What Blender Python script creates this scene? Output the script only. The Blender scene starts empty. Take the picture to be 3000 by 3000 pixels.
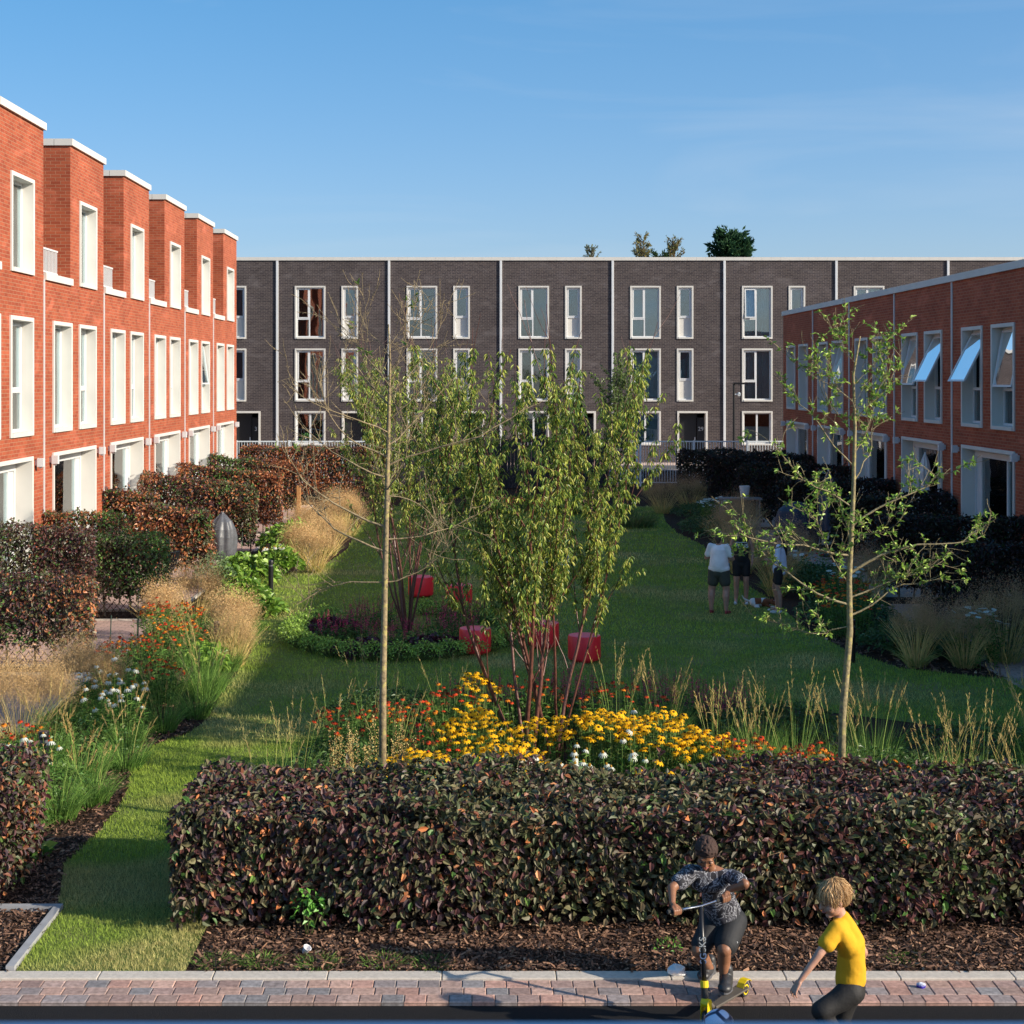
import bpy, math, random
import numpy as np
from mathutils import Vector, Matrix
random.seed(7); RNG = np.random.default_rng(11)
SC = bpy.context.scene; COL = SC.collection
H = 4.8; F = 4400.0; CX = 1395.0; CY = 1107.0     # eye height, focal length in photo pixels, vanishing point
R = math.radians
def G(px, py, z=0.0):
    """ground (or height z) point seen at photo pixel"""
    D = F*(H-z)/(py-CY); return np.array([(px-CX)*D/F, D, z])
def WD(px, py, D):
    return np.array([(px-CX)*D/F, D, H-(py-CY)*D/F])
# ------------------------------------------------------------------ materials
MATS = {}
def nmat(name):
    m = bpy.data.materials.new(name); m.use_nodes = True
    nt = m.node_tree; b = nt.nodes['Principled BSDF']; return m, nt, b
def N(nt, t, **k):
    n = nt.nodes.new(t)
    for a, v in k.items(): setattr(n, a, v)
    return n
def L(nt, a, b): nt.links.new(a, b)
def ramp(nt, fac, stops):
    r = N(nt, 'ShaderNodeValToRGB'); e = r.color_ramp.elements
    while len(e) < len(stops): e.new(0.5)
    for i, (p, c) in enumerate(stops):
        e[i].position = p; e[i].color = (*c, 1) if len(c) == 3 else c
    L(nt, fac, r.inputs[0]); return r.outputs[0]
def plain(name, col, rough=0.6, metal=0.0, noise=0.12, scale=6, bump=0.0, bscale=60, spec=0.5, coat=0.0):
    if name in MATS: return MATS[name]
    m, nt, b = nmat(name); b.inputs['Roughness'].default_value = rough; b.inputs['Metallic'].default_value = metal
    b.inputs['Specular IOR Level'].default_value = spec; b.inputs['Coat Weight'].default_value = coat
    tc = N(nt, 'ShaderNodeTexCoord'); no = N(nt, 'ShaderNodeTexNoise'); no.inputs['Scale'].default_value = scale
    no.inputs['Detail'].default_value = 6
    L(nt, tc.outputs['Object'], no.inputs['Vector'])
    c = np.array(col); o = ramp(nt, no.outputs['Fac'], [(0.3, tuple(c*(1-noise))), (0.7, tuple(np.minimum(c*(1+noise), 1)))])
    L(nt, o, b.inputs['Base Color'])
    if bump > 0:
        n2 = N(nt, 'ShaderNodeTexNoise'); n2.inputs['Scale'].default_value = bscale; n2.inputs['Detail'].default_value = 4
        L(nt, tc.outputs['Object'], n2.inputs['Vector'])
        bp = N(nt, 'ShaderNodeBump'); bp.inputs['Strength'].default_value = bump; bp.inputs['Distance'].default_value = 0.01
        L(nt, n2.outputs['Fac'], bp.inputs['Height']); L(nt, bp.outputs[0], b.inputs['Normal'])
    MATS[name] = m; return m
def attrmat(name, rough=0.5, trans=0.0, spec=0.5, noise=0.0, bump=0.0, bscale=80):
    """base colour from the mesh's own colour attribute"""
    if name in MATS: return MATS[name]
    m, nt, b = nmat(name); b.inputs['Roughness'].default_value = rough; b.inputs['Specular IOR Level'].default_value = spec
    a = N(nt, 'ShaderNodeAttribute', attribute_name='Col'); col = a.outputs['Color']
    tc = N(nt, 'ShaderNodeTexCoord')
    if noise > 0:
        no = N(nt, 'ShaderNodeTexNoise'); no.inputs['Scale'].default_value = 25; no.inputs['Detail'].default_value = 5
        L(nt, tc.outputs['Object'], no.inputs['Vector'])
        mr = N(nt, 'ShaderNodeMapRange'); mr.inputs['From Min'].default_value = .3; mr.inputs['From Max'].default_value = .7
        mr.inputs['To Min'].default_value = 1-noise; mr.inputs['To Max'].default_value = 1+noise
        L(nt, no.outputs['Fac'], mr.inputs['Value'])
        vm = N(nt, 'ShaderNodeVectorMath', operation='SCALE'); L(nt, col, vm.inputs[0]); L(nt, mr.outputs[0], vm.inputs['Scale'])
        col = vm.outputs[0]
    L(nt, col, b.inputs['Base Color'])
    if bump > 0:
        n2 = N(nt, 'ShaderNodeTexNoise'); n2.inputs['Scale'].default_value = bscale
        L(nt, tc.outputs['Object'], n2.inputs['Vector'])
        bp = N(nt, 'ShaderNodeBump'); bp.inputs['Strength'].default_value = bump; bp.inputs['Distance'].default_value = 0.01
        L(nt, n2.outputs['Fac'], bp.inputs['Height']); L(nt, bp.outputs[0], b.inputs['Normal'])
    if trans > 0:
        t = N(nt, 'ShaderNodeBsdfTranslucent'); L(nt, col, t.inputs['Color'])
        mx = N(nt, 'ShaderNodeMixShader'); mx.inputs[0].default_value = trans
        L(nt, b.outputs[0], mx.inputs[1]); L(nt, t.outputs[0], mx.inputs[2])
        L(nt, mx.outputs[0], nt.nodes['Material Output'].inputs['Surface'])
    MATS[name] = m; return m
def wall_uv(nt):
    """world position folded to (along wall, height) for any upright wall"""
    g = N(nt, 'ShaderNodeNewGeometry'); sp = N(nt, 'ShaderNodeSeparateXYZ'); L(nt, g.outputs['Position'], sp.inputs[0])
    sn = N(nt, 'ShaderNodeSeparateXYZ'); L(nt, g.outputs['True Normal'], sn.inputs[0])
    ax = N(nt, 'ShaderNodeMath', operation='ABSOLUTE'); L(nt, sn.outputs[0], ax.inputs[0])
    gt = N(nt, 'ShaderNodeMath', operation='GREATER_THAN'); L(nt, ax.outputs[0], gt.inputs[0]); gt.inputs[1].default_value = .5
    mx = N(nt, 'ShaderNodeMix', data_type='FLOAT'); L(nt, gt.outputs[0], mx.inputs[0]); L(nt, sp.outputs[0], mx.inputs[2]); L(nt, sp.outputs[1], mx.inputs[3])
    cb = N(nt, 'ShaderNodeCombineXYZ'); L(nt, mx.outputs[0], cb.inputs[0]); L(nt, sp.outputs[2], cb.inputs[1]); return cb.outputs[0], g.outputs['Position']
def brickmat(name, c1, c2, mortar, blotch, rough=.85):
    m, nt, b = nmat(name); b.inputs['Roughness'].default_value = rough; b.inputs['Specular IOR Level'].default_value = .25
    uv, pos = wall_uv(nt)
    br = N(nt, 'ShaderNodeTexBrick'); L(nt, uv, br.inputs['Vector'])
    br.inputs['Scale'].default_value = 1; br.inputs['Brick Width'].default_value = .225; br.inputs['Row Height'].default_value = .075
    br.inputs['Mortar Size'].default_value = .006; br.inputs['Mortar Smooth'].default_value = .2; br.inputs['Bias'].default_value = -.1
    br.inputs['Color1'].default_value = (*c1, 1); br.inputs['Color2'].default_value = (*c2, 1); br.inputs['Mortar'].default_value = (*mortar, 1)
    no = N(nt, 'ShaderNodeTexNoise'); no.inputs['Scale'].default_value = .9; no.inputs['Detail'].default_value = 8; no.inputs['Roughness'].default_value = .65
    L(nt, pos, no.inputs['Vector'])
    mx = N(nt, 'ShaderNodeMix', data_type='RGBA', blend_type='MULTIPLY'); mx.inputs[0].default_value = 1
    L(nt, br.outputs['Color'], mx.inputs[6]); L(nt, ramp(nt, no.outputs['Fac'], [(.3, (1-blotch,)*3), (.55, (1, 1, 1)), (.75, (1+blotch*1.2, 1+blotch*1.3, 1+blotch*1.5))]), mx.inputs[7])
    # pale efflorescence streaks
    n3 = N(nt, 'ShaderNodeTexNoise'); n3.inputs['Scale'].default_value = 1.7; n3.inputs['Detail'].default_value = 10; n3.inputs['Distortion'].default_value = .6
    mp = N(nt, 'ShaderNodeMapping'); mp.inputs['Scale'].default_value = (.6, .6, 1.6); mp.inputs['Location'].default_value = (3, 7, 1); L(nt, pos, mp.inputs[0]); L(nt, mp.outputs[0], n3.inputs['Vector'])
    m2 = N(nt, 'ShaderNodeMix', data_type='RGBA'); L(nt, ramp(nt, n3.outputs['Fac'], [(.56, (0, 0, 0)), (.78, (.45, .45, .45))]), m2.inputs[0])
    L(nt, mx.outputs[2], m2.inputs[6]); m2.inputs[7].default_value = (*[min(1, v*1.8+.06) for v in c1], 1)
    L(nt, m2.outputs[2], b.inputs['Base Color'])
    bp = N(nt, 'ShaderNodeBump'); bp.inputs['Strength'].default_value = .6; bp.inputs['Distance'].default_value = .008; bp.invert = True
    L(nt, br.outputs['Fac'], bp.inputs['Height']); L(nt, bp.outputs[0], b.inputs['Normal']); MATS[name] = m; return m
RED = brickmat('red_brick', (.39, .092, .042), (.28, .056, .027), (.38, .20, .12), .18)
DARK = brickmat('dark_brick', (.075, .062, .062), (.046, .038, .042), (.22, .175, .155), .2)
def glassmat(name, tint=(.75, .85, .87), refl=0.10):
    m, nt, b = nmat(name); nt.nodes.remove(b)
    t = N(nt, 'ShaderNodeBsdfTransparent'); t.inputs[0].default_value = (*tint, 1)
    g = N(nt, 'ShaderNodeBsdfGlossy'); g.inputs['Roughness'].default_value = .02; g.inputs[0].default_value = (1, 1, 1, 1)
    fr = N(nt, 'ShaderNodeFresnel'); fr.inputs[0].default_value = 1.5
    ad = N(nt, 'ShaderNodeMath', operation='ADD', use_clamp=True); L(nt, fr.outputs[0], ad.inputs[0]); ad.inputs[1].default_value = refl
    tc = N(nt, 'ShaderNodeTexCoord'); no = N(nt, 'ShaderNodeTexNoise'); no.inputs['Scale'].default_value = 1.3; no.inputs['Detail'].default_value = 0
    L(nt, tc.outputs['Object'], no.inputs['Vector']); bp = N(nt, 'ShaderNodeBump'); bp.inputs['Strength'].default_value = .12; bp.inputs['Distance'].default_value = .05
    L(nt, no.outputs['Fac'], bp.inputs['Height']); L(nt, bp.outputs[0], g.inputs['Normal'])
    mx = N(nt, 'ShaderNodeMixShader'); L(nt, ad.outputs[0], mx.inputs[0]); L(nt, t.outputs[0], mx.inputs[1]); L(nt, g.outputs[0], mx.inputs[2])
    L(nt, mx.outputs[0], nt.nodes['Material Output'].inputs['Surface']); MATS[name] = m; return m
GLASS = glassmat('window_glass')
STONE = plain('white_stone', (.60, .58, .54), .7, noise=.05, scale=1.5)
STONEG = plain('grey_white_panel', (.62, .62, .64), .6, noise=.05)
UPVC = plain('white_frame', (.63, .64, .65), .35, noise=.02)
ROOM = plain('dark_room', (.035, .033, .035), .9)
CURT = plain('white_curtain', (.62, .65, .64), .9, noise=.05)
BLIND = plain('striped_blind', (.60, .66, .66), .8, noise=.05)
BEIGE = plain('beige_blind', (.42, .34, .24), .8)
ROOF = plain('roof_membrane', (.25, .25, .26), .9)
BLACK = plain('black_metal', (.012, .012, .014), .35, noise=.1)
RAIL = plain('pale_metal_rail', (.72, .78, .82), .45, noise=.03)
# ------------------------------------------------------------------ objects
def tag(o, label=None, cat=None, group=None, kind=None):
    for k, v in (('label', label), ('category', cat), ('group', group), ('kind', kind)):
        if v: o[k] = v
    return o
def empty(name, loc, label=None, cat=None, group=None):
    o = bpy.data.objects.new(name, None); COL.objects.link(o); o.location = Vector([float(v) for v in loc]); o.empty_display_size = .2
    return tag(o, label, cat, group)
def wloc(o):
    v = Vector((0, 0, 0))
    while o is not None: v += o.location; o = o.parent
    return v
class MB:
    def __init__(s): s.V = []; s.Q = []; s.T = []; s.C = []; s.n = 0; s.P = []
    def add(s, v, q=None, t=None, c=None, poly=None):
        v = np.asarray(v, float).reshape(-1, 3)
        if q is not None and len(q): s.Q.append(np.asarray(q, np.int64).reshape(-1, 4)+s.n)
        if t is not None and len(t): s.T.append(np.asarray(t, np.int64).reshape(-1, 3)+s.n)
        if poly is not None:
            for p in poly: s.P.append([i+s.n for i in p])
        cc = np.ones((len(v), 4))
        if c is not None: cc[:, :3] = np.asarray(c, float)
        s.C.append(cc); s.V.append(v); s.n += len(v); return s
    def box(s, x0, x1, y0, y1, z0, z1, c=None):
        x0, x1 = min(x0, x1), max(x0, x1); y0, y1 = min(y0, y1), max(y0, y1); z0, z1 = min(z0, z1), max(z0, z1)
        v = [(x0, y0, z0), (x1, y0, z0), (x1, y1, z0), (x0, y1, z0), (x0, y0, z1), (x1, y0, z1), (x1, y1, z1), (x0, y1, z1)]
        return s.add(v, [(3, 2, 1, 0), (4, 5, 6, 7), (0, 1, 5, 4), (1, 2, 6, 5), (2, 3, 7, 6), (3, 0, 4, 7)], c=c)
    def tube(s, pts, rad, sides=8, c=None, cap=True):
        pts = np.asarray(pts, float); n = len(pts)
        rad = np.broadcast_to(np.asarray(rad, float), (n,))
        tan = np.gradient(pts, axis=0); tan /= np.linalg.norm(tan, axis=1)[:, None]+1e-9
        ref = np.array([0, 0, 1.]) if abs(tan[0][2]) < .9 else np.array([1., 0, 0])
        vs = []
        for i in range(n):
            a = np.cross(tan[i], ref); a /= np.linalg.norm(a)+1e-9; b = np.cross(tan[i], a); ref = np.cross(a, tan[i])
            th = np.arange(sides)*2*math.pi/sides
            vs.append(pts[i]+rad[i]*(np.cos(th)[:, None]*a+np.sin(th)[:, None]*b))
        q = [(i*sides+k, i*sides+(k+1) % sides, (i+1)*sides+(k+1) % sides, (i+1)*sides+k) for i in range(n-1) for k in range(sides)]
        v = np.concatenate(vs); poly = [list(range(sides))[::-1], [(n-1)*sides+k for k in range(sides)]] if cap else None
        return s.add(v, q, c=c, poly=poly)
    def segs(s, p0, p1, r0, r1, sides=4, c=None):
        """many straight twigs at once"""
        p0 = np.asarray(p0, float); p1 = np.asarray(p1, float); n = len(p0)
        if n == 0: return s
        d = p1-p0; d /= np.linalg.norm(d, axis=1)[:, None]+1e-9
        ref = np.where(np.abs(d[:, 2:3]) < .9, np.array([[0, 0, 1.]]), np.array([[1., 0, 0]]))
        a = np.cross(d, ref); a /= np.linalg.norm(a, axis=1)[:, None]; b = np.cross(d, a)
        th = np.arange(sides)*2*math.pi/sides; r0 = np.broadcast_to(r0, (n,)); r1 = np.broadcast_to(r1, (n,))
        ring = np.cos(th)[None, :, None]*a[:, None]+np.sin(th)[None, :, None]*b[:, None]
        v = np.concatenate([p0[:, None]+ring*r0[:, None, None], p1[:, None]+ring*r1[:, None, None]], 1)
        k = np.arange(sides); q1 = np.stack([k, (k+1) % sides, sides+(k+1) % sides, sides+k], 1)
        q = (q1[None]+(np.arange(n)*2*sides)[:, None, None]).reshape(-1, 4)
        if c is not None and np.ndim(c) == 2: c = np.repeat(c, 2*sides, 0)
        return s.add(v.reshape(-1, 3), q, c=c)
    def lathe(s, prof, cen=(0, 0, 0), sides=24, c=None):
        prof = np.array(prof, float); th = np.arange(sides)*2*math.pi/sides; n = len(prof)
        v = np.stack([prof[:, None, 0]*np.cos(th), prof[:, None, 0]*np.sin(th), np.repeat(prof[:, 1:2], sides, 1)], -1)+np.array(cen)
        q = [(i*sides+k, i*sides+(k+1) % sides, (i+1)*sides+(k+1) % sides, (i+1)*sides+k) for i in range(n-1) for k in range(sides)]
        return s.add(v.reshape(-1, 3), q, c=c, poly=[list(range(sides))[::-1], [(n-1)*sides+k for k in range(sides)]])
    def build(s, name, mat, parent=None, smooth=False, bevel=0.0, loc=None):
        V = np.concatenate(s.V); C = np.concatenate(s.C)
        off = np.zeros(3)
        if parent is not None: off = np.array(wloc(parent))
        elif loc is not None: off = np.array(loc, float)
        me = bpy.data.meshes.new(name); V = V-off
        Q = np.concatenate(s.Q) if s.Q else np.zeros((0, 4), int); T = np.concatenate(s.T) if s.T else np.zeros((0, 3), int)
        pl = [len(p) for p in s.P]; pf = [i for p in s.P for i in p]
        loops = np.concatenate([Q.ravel(), T.ravel(), np.array(pf, int)]).astype(np.int32)
        tot = np.concatenate([np.full(len(Q), 4), np.full(len(T), 3), np.array(pl, int)]).astype(np.int32)
        st = np.concatenate([[0], np.cumsum(tot)[:-1]]).astype(np.int32)
        me.vertices.add(len(V)); me.vertices.foreach_set('co', V.astype(np.float32).ravel())
        me.loops.add(len(loops)); me.loops.foreach_set('vertex_index', loops)
        me.polygons.add(len(tot)); me.polygons.foreach_set('loop_start', st)
        me.polygons.foreach_set('use_smooth', np.full(len(tot), bool(smooth)))
        at = me.color_attributes.new('Col', 'FLOAT_COLOR', 'POINT'); at.data.foreach_set('color', C.astype(np.float32).ravel())
        me.update(calc_edges=True); me.validate()
        me.materials.append(mat); o = bpy.data.objects.new(name, me); COL.objects.link(o)
        if parent is not None: o.parent = parent
        else: o.location = Vector(off)
        if bevel > 0:
            b = o.modifiers.new('bevel', 'BEVEL'); b.width = bevel; b.segments = 2; b.limit_method = 'ANGLE'
        return o
def copy_tree(o, loc=None, parent=None):
    c = o.copy(); COL.objects.link(c)
    if parent is not None: c.parent = parent
    for ch in list(o.children): copy_tree(ch, None, c)
    if loc is not None: c.location = Vector([float(v) for v in loc])
    return c
def noise3(p, sc, seed=0):
    r = np.random.default_rng(seed); out = np.zeros(len(p))
    for k in range(7):
        d = r.normal(size=3); d *= sc*(.6+.35*k)/np.linalg.norm(d); out += np.sin(p@d+r.uniform(0, 6.28))/(1+.35*k)
    return out/2.6
def unit(v): return v/(np.linalg.norm(v, axis=-1, keepdims=True)+1e-9)
def leaves(mb, pos, ax, nrm, ln, wd, col, fold=.25, droop=.15, simple=False):
    """folded leaf blades: pos base, ax along the midrib, nrm the upper side"""
    n = len(pos); ax = unit(ax); b = unit(np.cross(nrm, ax)); up = np.cross(ax, b)
    ln = np.broadcast_to(ln, (n,))[:, None]; wd = np.broadcast_to(wd, (n,))[:, None]
    tip = pos+ax*ln-up*ln*droop
    if simple:
        m = pos+ax*ln*.5; v = np.stack([pos, m+b*wd*.5+up*wd*fold*.5, tip, m-b*wd*.5+up*wd*fold*.5], 1)
        t = np.array([(0, 2, 1), (0, 3, 2)]); t = (t[None]+(np.arange(n)*4)[:, None, None]).reshape(-1, 3)
        return mb.add(v.reshape(-1, 3), t=t, c=np.repeat(col, 4, 0))
    m1 = pos+ax*ln*.32; m2 = pos+ax*ln*.72-up*ln*droop*.4
    v = np.stack([pos, m1+b*wd*.5+up*wd*fold, m2+b*wd*.38+up*wd*fold, tip, m2-b*wd*.38+up*wd*fold, m1-b*wd*.5+up*wd*fold], 1)
    q = np.array([(0, 3, 2, 1), (0, 5, 4, 3)]); q = (q[None]+(np.arange(n)*6)[:, None, None]).reshape(-1, 4)
    return mb.add(v.reshape(-1, 3), q, c=np.repeat(col, 6, 0))
def ribbons(mb, base, d, ln, bend, wd, col, K=4, taper=1.0):
    """arching grass blades / stems: start direction d, bending over towards bend (vector)"""
    n = len(base); ln = np.broadcast_to(ln, (n,)); wd = np.broadcast_to(wd, (n,)); d = unit(d)
    t = np.linspace(0, 1, K+1)
    p = base[:, None]+d[:, None]*(ln[:, None]*t[None])[..., None]+bend[:, None]*(ln[:, None]*t[None]**2.2)[..., None]
    side = RNG.normal(size=(n, 3)); side[:, 2] *= .2; side = unit(side-d*np.sum(side*d, 1, keepdims=True))
    w = wd[:, None]*(1-taper*t[None]**1.5*.92)*.5
    l = p+side[:, None]*w[..., None]; r = p-side[:, None]*w[..., None]
    v = np.stack([l, r], 2).reshape(n, -1, 3)
    k = np.arange(K); q = np.stack([2*k, 2*k+1, 2*k+3, 2*k+2], 1)
    q = (q[None]+(np.arange(n)*2*(K+1))[:, None, None]).reshape(-1, 4)
    mb.add(v.reshape(-1, 3), q, c=np.repeat(col, 2*(K+1), 0)); return p
def pick(cols, n, w=None, jit=.2):
    cols = np.array(cols, float); i = RNG.choice(len(cols), n, p=None if w is None else np.array(w)/sum(w))
    return np.minimum(cols[i]*(1+RNG.uniform(-jit, jit, (n, 1)))*1.75, .9)
def rnd(n, a, b): return RNG.uniform(a, b, n)
LEAF = attrmat('leaf', .42, .22, .5); LEAFG = attrmat('glossy_leaf', .5, .18, .4); LEAFM = attrmat('matte_leaf', .75, .3, .2)
PETAL = attrmat('petal', .6, .3, .2); STEM = attrmat('stem', .7, .1, .2); CHIP = attrmat('wood_chip', .85, 0, .2); BARK = attrmat('bark', .75, 0, .3, noise=.35, bump=.5, bscale=50)
# ------------------------------------------------------------------ houses
class Fac:
    """a facade: u runs along it, z up, d outwards from the wall face"""
    def __init__(s, axis, pos, sign): s.axis, s.pos, s.sign = axis, pos, sign
    def pt(s, u, z, d):
        return (s.pos+s.sign*d, u, z) if s.axis == 'X' else (u, s.pos+s.sign*d, z)
    def box(s, mb, u0, u1, z0, z1, d0, d1, c=None):
        a = s.pt(u0, z0, d0); b = s.pt(u1, z1, d1); return mb.box(a[0], b[0], a[1], b[1], a[2], b[2], c)
    def quad(s, mb, u0, u1, z0, z1, d):
        return mb.add([s.pt(u0, z0, d), s.pt(u1, z0, d), s.pt(u1, z1, d), s.pt(u0, z1, d)], [(0, 1, 2, 3)])
def holed(f, mb, u0, u1, z0, z1, holes):
    us = sorted({u0, u1, *[h[0] for h in holes], *[h[1] for h in holes]}); zs = sorted({z0, z1, *[h[2] for h in holes], *[h[3] for h in holes]})
    us = [u for u in us if u0 <= u <= u1]; zs = [z for z in zs if z0 <= z <= z1]
    for a, b in zip(us, us[1:]):
        for c, d in zip(zs, zs[1:]):
            m, n = (a+b)/2, (c+d)/2
            if any(h[0] < m < h[1] and h[2] < n < h[3] for h in holes): continue
            f.quad(mb, a, b, c, d, 0)
def curtain(f, mb, u0, u1, z0, z1, d, waves=9, amp=.03):
    n = max(8, int(waves*6)); us = np.linspace(u0, u1, n); v = []
    for i, u in enumerate(us):
        dd = d+amp*math.sin(i*2*math.pi/6)+amp*.5*math.sin(i*.9+u)
        v += [f.pt(u, z0, dd), f.pt(u, z1, dd)]
    mb.add(v, [(2*i, 2*i+2, 2*i+3, 2*i+1) for i in range(n-1)])
def window(f, house, u0, u1, z0, z1, kind, reveal=.2, trim=.085, dress='curtain', flip=False, opened=0, frame_mat=None, stone=None, doorlike=False):
    stone = stone or STONE; fm = frame_mat or UPVC; P = .035
    s = MB()
    f.box(s, u0, u0+trim, z0, z1, -reveal-.06, P); f.box(s, u1-trim, u1, z0, z1, -reveal-.06, P)
    f.box(s, u0+trim, u1-trim, z1-trim, z1, -reveal-.06, P); f.box(s, u0+trim, u1-trim, z0, z0+trim, -reveal-.06, P+.02)
    w = s.build('window', stone, house, bevel=.004)
    a, b, c, e = u0+trim, u1-trim, z0+trim, z1-trim; t = .055; fr = MB(); gl = MB(); d0, d1 = -reveal-.05, -reveal+.02
    def rect(m, a, b, c, e, t, d0, d1):
        f.box(m, a, a+t, c, e, d0, d1); f.box(m, b-t, b, c, e, d0, d1); f.box(m, a+t, b-t, e-t, e, d0, d1); f.box(m, a+t, b-t, c, c+t, d0, d1)
    rect(fr, a, b, c, e, t, d0, d1); gd = (d0+d1)/2
    def pane(a, b, c, e): f.box(gl, a, b, c, e, gd-.006, gd+.006)
    def mir(x): return a+b-x if flip else x
    wm = b-a
    sash = None
    if kind == 'single': pane(a+t, b-t, c+t, e-t)
    elif kind == 'transom':
        zm = c+(e-c)*.37; f.box(fr, a+t, b-t, zm-.035, zm+.035, d0, d1); pane(a+t, b-t, c+t, zm-.035)
        if not opened: rect(fr, a+t, b-t, zm+.035, e-t, .04, d0+.01, d1+.012); pane(a+t+.04, b-t-.04, zm+.075, e-t-.04)
        else: sash = (a+t+.005, b-t-.005, zm+.04, e-t-.005)
    elif kind == 'twin':      # left sash over pane, right full pane
        um = a+wm*.47; x0, x1 = sorted((mir(um-.03), mir(um+.03))); f.box(fr, x0, x1, c+t, e-t, d0, d1)
        l0, l1 = (a+t, x0) if not flip else (x1, b-t); r0, r1 = (x1, b-t) if not flip else (a+t, x0)
        zm = c+(e-c)*.37; f.box(fr, l0, l1, zm-.035, zm+.035, d0, d1); pane(l0, l1, c+t, zm-.035); pane(r0, r1, c+t, e-t)
        if not opened: rect(fr, l0, l1, zm+.035, e-t, .045, d0+.01, d1+.012); pane(l0+.045, l1-.045, zm+.08, e-t-.045)
        else: sash = (l0+.005, l1-.005, zm+.04, e-t-.005)
    elif kind == 'two':
        um = a+wm*.5; f.box(fr, um-.04, um+.04, c+t, e-t, d0, d1); pane(a+t, um-.04, c+t, e-t); pane(um+.04, b-t, c+t, e-t)
    elif kind == 'slide':
        um = a+wm*.34; f.box(fr, um-.035, um+.035, c+t, e-t, d0, d1+.01); pane(a+t, um-.035, c+t, e-t)
        u2 = a+wm*.86; f.box(fr, u2, u2+.06, c+t, e-t, d0, d1); pane(um+.035, u2, c+t, e-t)
        f.box(fr, u2+.06, b-t, c+t, e-t, d0, d0+.03); f.box(fr, a+t, b-t, e-t-.14, e-t, d0+.01, d1+.02)
    elif kind == 'panel':     # glass over a solid white panel
        zm = c+(e-c)*.4; f.box(fr, a+t, b-t, zm-.03, zm+.03, d0, d1); rect(fr, a+t, b-t, zm+.03, e-t, .045, d0+.01, d1+.012); pane(a+t+.045, b-t-.045, zm+.075, e-t-.045)
        pn = MB(); f.box(pn, a+t, b-t, c+t, zm-.03, d0-.02, d0+.03); pn.build('lower_panel', STONE, w)
    fr.build('frame', fm, w); 
    if gl.n: gl.build('glass_pane', GLASS, w)
    if sash:
        s0, s1, q0, q1 = sash; m = MB(); g = MB(); hgt = q1-q0; ca, sa = math.cos(R(opened)), math.sin(R(opened))
        def sl(mb, u0, u1, h0, h1, e0, e1):   # h measured down from the hinge
            vs = []
            for hh, ee in ((h0, e0), (h1, e0), (h1, e1), (h0, e1)):
                for u in (u0, u1): vs.append(f.pt(u, q1-hh*ca+ee*sa*0-0, d1+hh*sa+ee*ca))
            mb.add(vs, [(0, 1, 3, 2), (2, 3, 5, 4), (4, 5, 7, 6), (6, 7, 1, 0), (0, 2, 4, 6), (1, 7, 5, 3)])
        k = .05
        sl(m, s0, s0+k, 0, hgt, 0, .05); sl(m, s1-k, s1, 0, hgt, 0, .05); sl(m, s0+k, s1-k, 0, k, 0, .05); sl(m, s0+k, s1-k, hgt-k, hgt, 0, .05)
        sl(g, s0+k, s1-k, k, hgt-k, .02, .03); so = m.build('open_sash', fm, w); g.build('glass_pane', GLASS, w)
    if dress == 'curtain':
        m = MB(); curtain(f, m, a, b, c, e, -reveal-.16, waves=int(wm*9)+3); m.build('curtain', CURT, w)
    elif dress == 'sides':
        m = MB(); curtain(f, m, a+wm*.42, a+wm*.86, c, e, -reveal-.18, waves=8); m.build('curtain', CURT, w)
    elif dress == 'blind' or dress == 'beige':
        m = MB(); z = e; 
        while z-.075 > c: f.box(m, a, b, z-.055, z, -reveal-.14, -reveal-.13); z -= .085
        f.box(m, a, b, c, e, -reveal-.165, -reveal-.16)
        m.build('blind', BLIND if dress == 'blind' else BEIGE, w)
    elif dress == 'halfbeige':
        m = MB(); f.box(m, a, b, c+(e-c)*.7, e, -reveal-.16, -reveal-.15); m.build('blind', BEIGE, w)
    elif dress == 'frost':
        m = MB(); f.box(m, a, b, c, e, -reveal-.13, -reveal-.12); m.build('blind', plain('grey_frosting', (.12, .16, .18), .6), w)
    elif dress == 'halffrost':
        m = MB(); f.box(m, a, b, c, c+(e-c)*.55, -reveal-.10, -reveal-.09); m.build('blind', CURT, w)
    return w
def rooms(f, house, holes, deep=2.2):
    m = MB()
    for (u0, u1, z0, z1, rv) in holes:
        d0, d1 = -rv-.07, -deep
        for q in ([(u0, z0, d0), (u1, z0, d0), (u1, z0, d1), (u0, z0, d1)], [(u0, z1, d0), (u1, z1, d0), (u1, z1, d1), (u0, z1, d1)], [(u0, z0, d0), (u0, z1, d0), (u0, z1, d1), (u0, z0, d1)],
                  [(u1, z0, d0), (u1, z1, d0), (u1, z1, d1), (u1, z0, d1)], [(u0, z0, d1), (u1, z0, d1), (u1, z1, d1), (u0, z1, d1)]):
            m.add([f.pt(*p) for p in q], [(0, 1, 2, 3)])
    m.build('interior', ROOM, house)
def coping(f, mb, u0, u1, z0, z1, d0, d1, step=.6, gap=.006):
    n = max(1, round((u1-u0)/step)); w = (u1-u0)/n
    f.box(mb, u0+.003, u1-.003, z0+.003, z1-.003, d0+.003, d1-.003)
    for i in range(n): f.box(mb, u0+i*w+(gap/2 if i else 0), u0+(i+1)*w-(gap/2 if i < n-1 else 0), z0, z1, d0, d1)
ORD = ['nearest', 'second', 'third', 'fourth', 'fifth', 'sixth', 'seventh', 'eighth', 'ninth']
Wd = 5.1
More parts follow.
